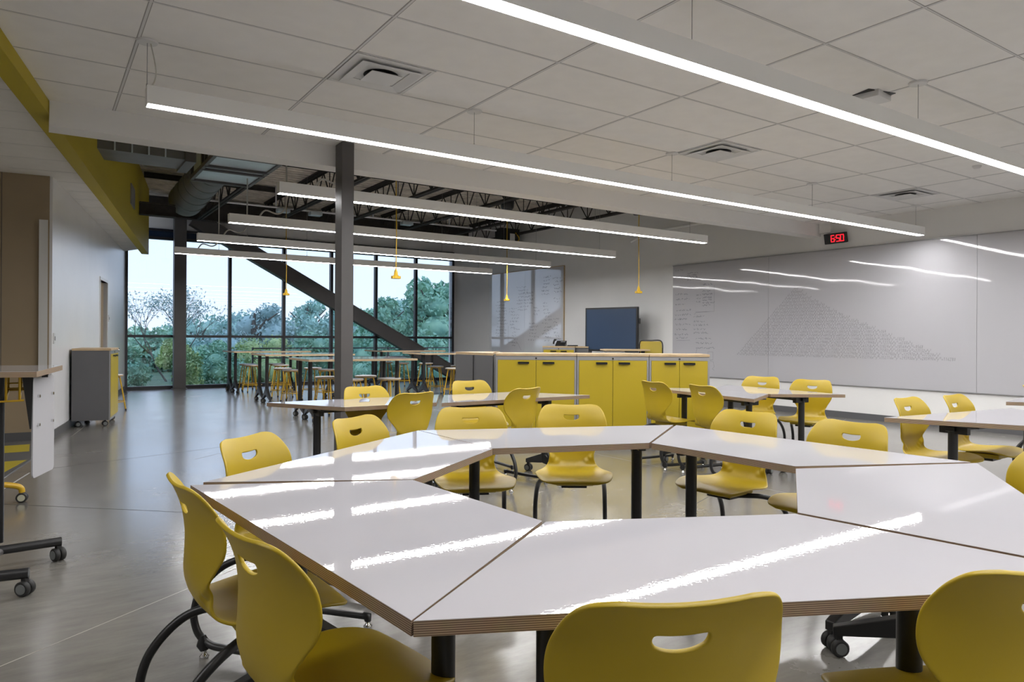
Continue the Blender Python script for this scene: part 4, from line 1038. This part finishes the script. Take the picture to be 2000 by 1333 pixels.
# striped mat on the floor
t = thing('floor_mat', 'yellow and grey striped mat with white tape edge by the tan wall', 'floor mat')
mb = MB(); mb.prism([(-.9, 9.72), (-.06, 9.72), (-.05, 8.55), (-.245, 7.55), (-1.5, 7.55)], .0, .008); mb.build('mat', M['base'], t)
mb = MB(); mb.prism([(-.9, 9.70), (-.07, 9.70), (-.07, 9.12), (-.95, 9.12)], .008, .0095); mb.prism([(-1.2, 8.50), (-.085, 8.50), (-.27, 7.75), (-1.4, 7.75)], .008, .0095)
mb.build('yellow_stripe', M['yellow_wall'], t)
mb = MB(); strip(mb, (-.28, 7.40), (-.045, 8.75), .03, .0012, 0); strip(mb, (-.27, 6.85), (-.055, 7.75), .015, .0012, 0); tag(mb.build('floor_tape', M['white']), 'two thin white tape lines on the floor beside the striped mat', 'floor tape')
# switches on the left wall
def wallplate(tt_, z, lb, w=.08, h=.13):
    a = LW0+wd*tt_+wn*.006; mb = MB(); mb.box((a.x, a.y, z), (w, .012, h), 0, rz=WDIR)
    o_ = mb.build('wall_switch', M['white'], bevel=.002); tag(o_, lb, 'light switch')
    a = a+wn*.009; mb = MB(); mb.box((a.x, a.y, z), (.02, .008, .05), 0, rz=WDIR); mb.build('rocker', M['silver'], o_)
wallplate(.10, 1.21, 'light switch plate at the near corner of the left wall'); wallplate(5.28, 1.57, 'small switch plate just right of the left wall door')
# door knob on left wall near the far end
a = LW0+wd*6.6+wn*.03; mb = MB(); mb.lathe([(.02, -.03), (.03, -.01), (.03, .02), (.02, .03)], (a.x, a.y, .95), 14, axis='X'); tag(mb.build('door_knob', M['chrome']), 'small bright door knob on the left wall past the cabinet', 'door knob')

# ================================================================== OUTSIDE
mb = MB(); mb.add([(-60, 18.6, -.45), (90, 18.6, -.45), (90, 130, -.6), (-60, 130, -.6)], [(0, 1, 2, 3)])
tag(mb.build('meadow', M['grass']), kind='structure')
def leaves(mb, c, r, n, size, squash=1.0, mi=0):
    for _ in range(n):
        while True:
            v = Vector((random.uniform(-1, 1), random.uniform(-1, 1), random.uniform(-1, 1)))
            if .25 < v.length < 1: break
        v = v.normalized()*(v.length**.5)
        p = Vector(c)+Vector((v.x*r, v.y*r, v.z*r*squash)); s2 = size*random.uniform(.6, 1.3)
        a = Vector((random.uniform(-1, 1), random.uniform(-1, 1), random.uniform(-1, 1))).normalized(); b2 = a.orthogonal().normalized()
        R_ = Matrix.Rotation(random.uniform(0, 6.28), 3, a); b2 = R_ @ b2; c3 = a.cross(b2)
        mb.add([p-b2*s2, p-c3*s2*.45, p+b2*s2, p+c3*s2*.45], [(0, 1, 2, 3)], mi)
def core(mb, c, r, squash=1.0, mi=0):
    prof_ = [(max(.02, r*math.sin(PI*k/8)), -r*squash*math.cos(PI*k/8)) for k in range(9)]
    mb.lathe(prof_, c, 12, mi)
def tree(x, y, h, w, lf, label, cat='tree', trunk=True, dens=1.0, size=.13, blobs=12, gz=-.5, group='trees beyond the windows', z_low=.15):
    t = thing('tree' if cat == 'tree' else 'bush', label, cat, (x, y, gz), 0, group)
    if trunk:
        mb = MB(); mb.tube([(0, 0, 0), (.05, 0, h*.35), (-.03, .03, h*.6), (.02, 0, h*.85)], [w*.05, w*.04, w*.028, w*.01], 8)
        for k in range(5):
            a = random.uniform(0, 6.28); z_ = h*random.uniform(.3, .6); mb.tube([(0, 0, z_), (w*.3*math.cos(a), w*.3*math.sin(a), z_+h*.25)], [w*.02, w*.006], 6)
        mb.build('trunk', M['bark'], t)
    mb = MB()
    for k in range(blobs):
        f = random.random(); z_ = h*(z_low+(1-z_low)*.85*f); rr = w*.5*(1-.55*f)*random.uniform(.55, .8); a = random.uniform(0, 6.28); q = w*.36*(1-.6*f)
        c = (q*math.cos(a), q*.7*math.sin(a), z_)
        core(mb, c, rr*.62, .85); leaves(mb, c, rr, int(300*dens), size, .85)
    mb.build('foliage', M[lf], t)
    return t
random.seed(21)
# far band
far = [(1.0, 36, 2.05, 4.6, 'leaf_far_haze', 'low dense tree behind the bare tree at the left window'), (7.0, 40, 2.7, 4.6, 'leaf_far_haze', 'low tree right of the window column'),
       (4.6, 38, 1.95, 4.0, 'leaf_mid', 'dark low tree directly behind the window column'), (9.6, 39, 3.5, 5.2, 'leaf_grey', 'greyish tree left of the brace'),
       (12.8, 40, 4.3, 3.4, 'leaf_far_haze', 'taller round-topped tree seen left of the brace'), (15.6, 41, 3.5, 4.6, 'leaf_far_haze', 'pale tree between the brace and the column'),
       (18.4, 40, 3.9, 4.4, 'leaf_far_haze', 'tree top just right of the column'), (2.6, 44, 2.2, 5, 'leaf_far_haze', 'far hazy tree at the left window'),
       (11.2, 46, 2.9, 6, 'leaf_far_haze', 'far hazy tree line behind the middle windows'), (22, 46, 4.4, 7, 'leaf_far_haze', 'far tree mass behind the right windows')]
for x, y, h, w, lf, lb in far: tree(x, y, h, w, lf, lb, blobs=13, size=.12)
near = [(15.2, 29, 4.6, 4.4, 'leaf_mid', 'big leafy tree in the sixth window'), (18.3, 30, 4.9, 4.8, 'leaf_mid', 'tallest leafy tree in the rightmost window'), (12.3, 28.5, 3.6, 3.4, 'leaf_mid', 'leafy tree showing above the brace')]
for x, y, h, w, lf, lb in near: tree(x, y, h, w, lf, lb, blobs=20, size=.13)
bush = [(3.7, 24.5, 1.7, 1.5, 'leaf_near', 'yellow green bush right of the window column'), (2.2, 24.2, 1.6, 1.3, 'leaf_mid', 'green bush at the left window, low'), (5.0, 26, 1.7, 1.9, 'leaf_mid', 'round bush in the second window'),
        (7.0, 27, 1.8, 2.6, 'leaf_near', 'olive bush seen over the leftmost high table'), (9.0, 27, 1.9, 2.6, 'leaf_mid', 'green bush behind the high tables left of the column'), (11.0, 25.5, 1.9, 2.2, 'leaf_mid', 'green bush right of the column'),
        (12.8, 25, 1.9, 2.4, 'leaf_mid', 'green bush in the rightmost lower panes'), (1.2, 27, 1.7, 2.4, 'leaf_mid', 'dark bush at the far left lower pane')]
for x, y, h, w, lf, lb in bush: tree(x, y, h, w, lf, lb, 'bush', trunk=False, blobs=11, size=.07, group='bushes under the windows')
# sparse bare tree
t = thing('tree', 'thin half-bare tree with open branches in the left window', 'tree', (4.15, 29, -.5), 0, 'trees beyond the windows')
mb = MB(); lv = MB()
def branch(p, d_, l, r, lev):
    q = p+d_*l; mid_ = (p+q)/2+Vector((random.uniform(-1, 1), random.uniform(-1, 1), random.uniform(-.5, .5)))*l*.08
    mb.tube([p, mid_, q], [r, r*.8, r*.6], 5)
    if lev >= 2: leaves(lv, q, .18, 3, .05)
    if lev < 5:
        for _ in range(3 if lev < 3 else 2):
            nd = (d_+Vector((random.uniform(-1, 1), random.uniform(-1, 1), random.uniform(-.25, .55)))*.62).normalized(); branch(q, nd, l*random.uniform(.62, .82), r*.58, lev+1)
for sx_ in (-.5, .1, .35): branch(Vector((sx_*.3, 0, 0)), Vector((sx_, 0, 1)).normalized(), 1.12, .042, 0)
mb.build('branches', M['bark'], t); lv.build('foliage', M['leaf_grey'], t)
# low fence rails outside
t = thing('railing', 'low dark outdoor railing seen through the lower panes', 'railing')
for z_ in (.55, .85):
    mb = MB(); mb.bbox(5.5, 14.5, 22.5, 22.53, z_, z_+.04); mb.build('rail', M['mullion'], t)
for k in range(7):
    x = 5.5+1.5*k; mb = MB(); mb.bbox(x-.02, x+.02, 22.48, 22.55, -.46, .9); mb.build('post', M['mullion'], t)

# ================================================================== WORLD + VIEW
w = bpy.data.worlds.new('dusk_sky'); sc.world = w; w.use_nodes = True; nt = w.node_tree
bg = nt.nodes['Background']
tc = nt.nodes.new('ShaderNodeTexCoord'); sp = nt.nodes.new('ShaderNodeSeparateXYZ'); nt.links.new(tc.outputs['Generated'], sp.inputs[0])
r = nt.nodes.new('ShaderNodeValToRGB'); r.color_ramp.elements[0].position = 0.0; r.color_ramp.elements[0].color = (.60, .67, .80, 1)
r.color_ramp.elements[1].position = .35; r.color_ramp.elements[1].color = (.50, .60, .84, 1)
nt.links.new(sp.outputs['Z'], r.inputs[0]); nt.links.new(r.outputs[0], bg.inputs['Color']); bg.inputs['Strength'].default_value = 1.65
sc.view_settings.view_transform = 'Standard'; sc.view_settings.look = 'None'; sc.view_settings.gamma = 1; sc.view_settings.exposure = 0.18; sc.view_settings.use_curve_mapping = False
sc.cycles.use_denoising = True; sc.cycles.max_bounces = 10; sc.cycles.diffuse_bounces = 5; sc.cycles.glossy_bounces = 5; sc.cycles.transparent_max_bounces = 12
sc.cycles.sample_clamp_indirect = 6.0; sc.cycles.caustics_reflective = False; sc.cycles.caustics_refractive = False
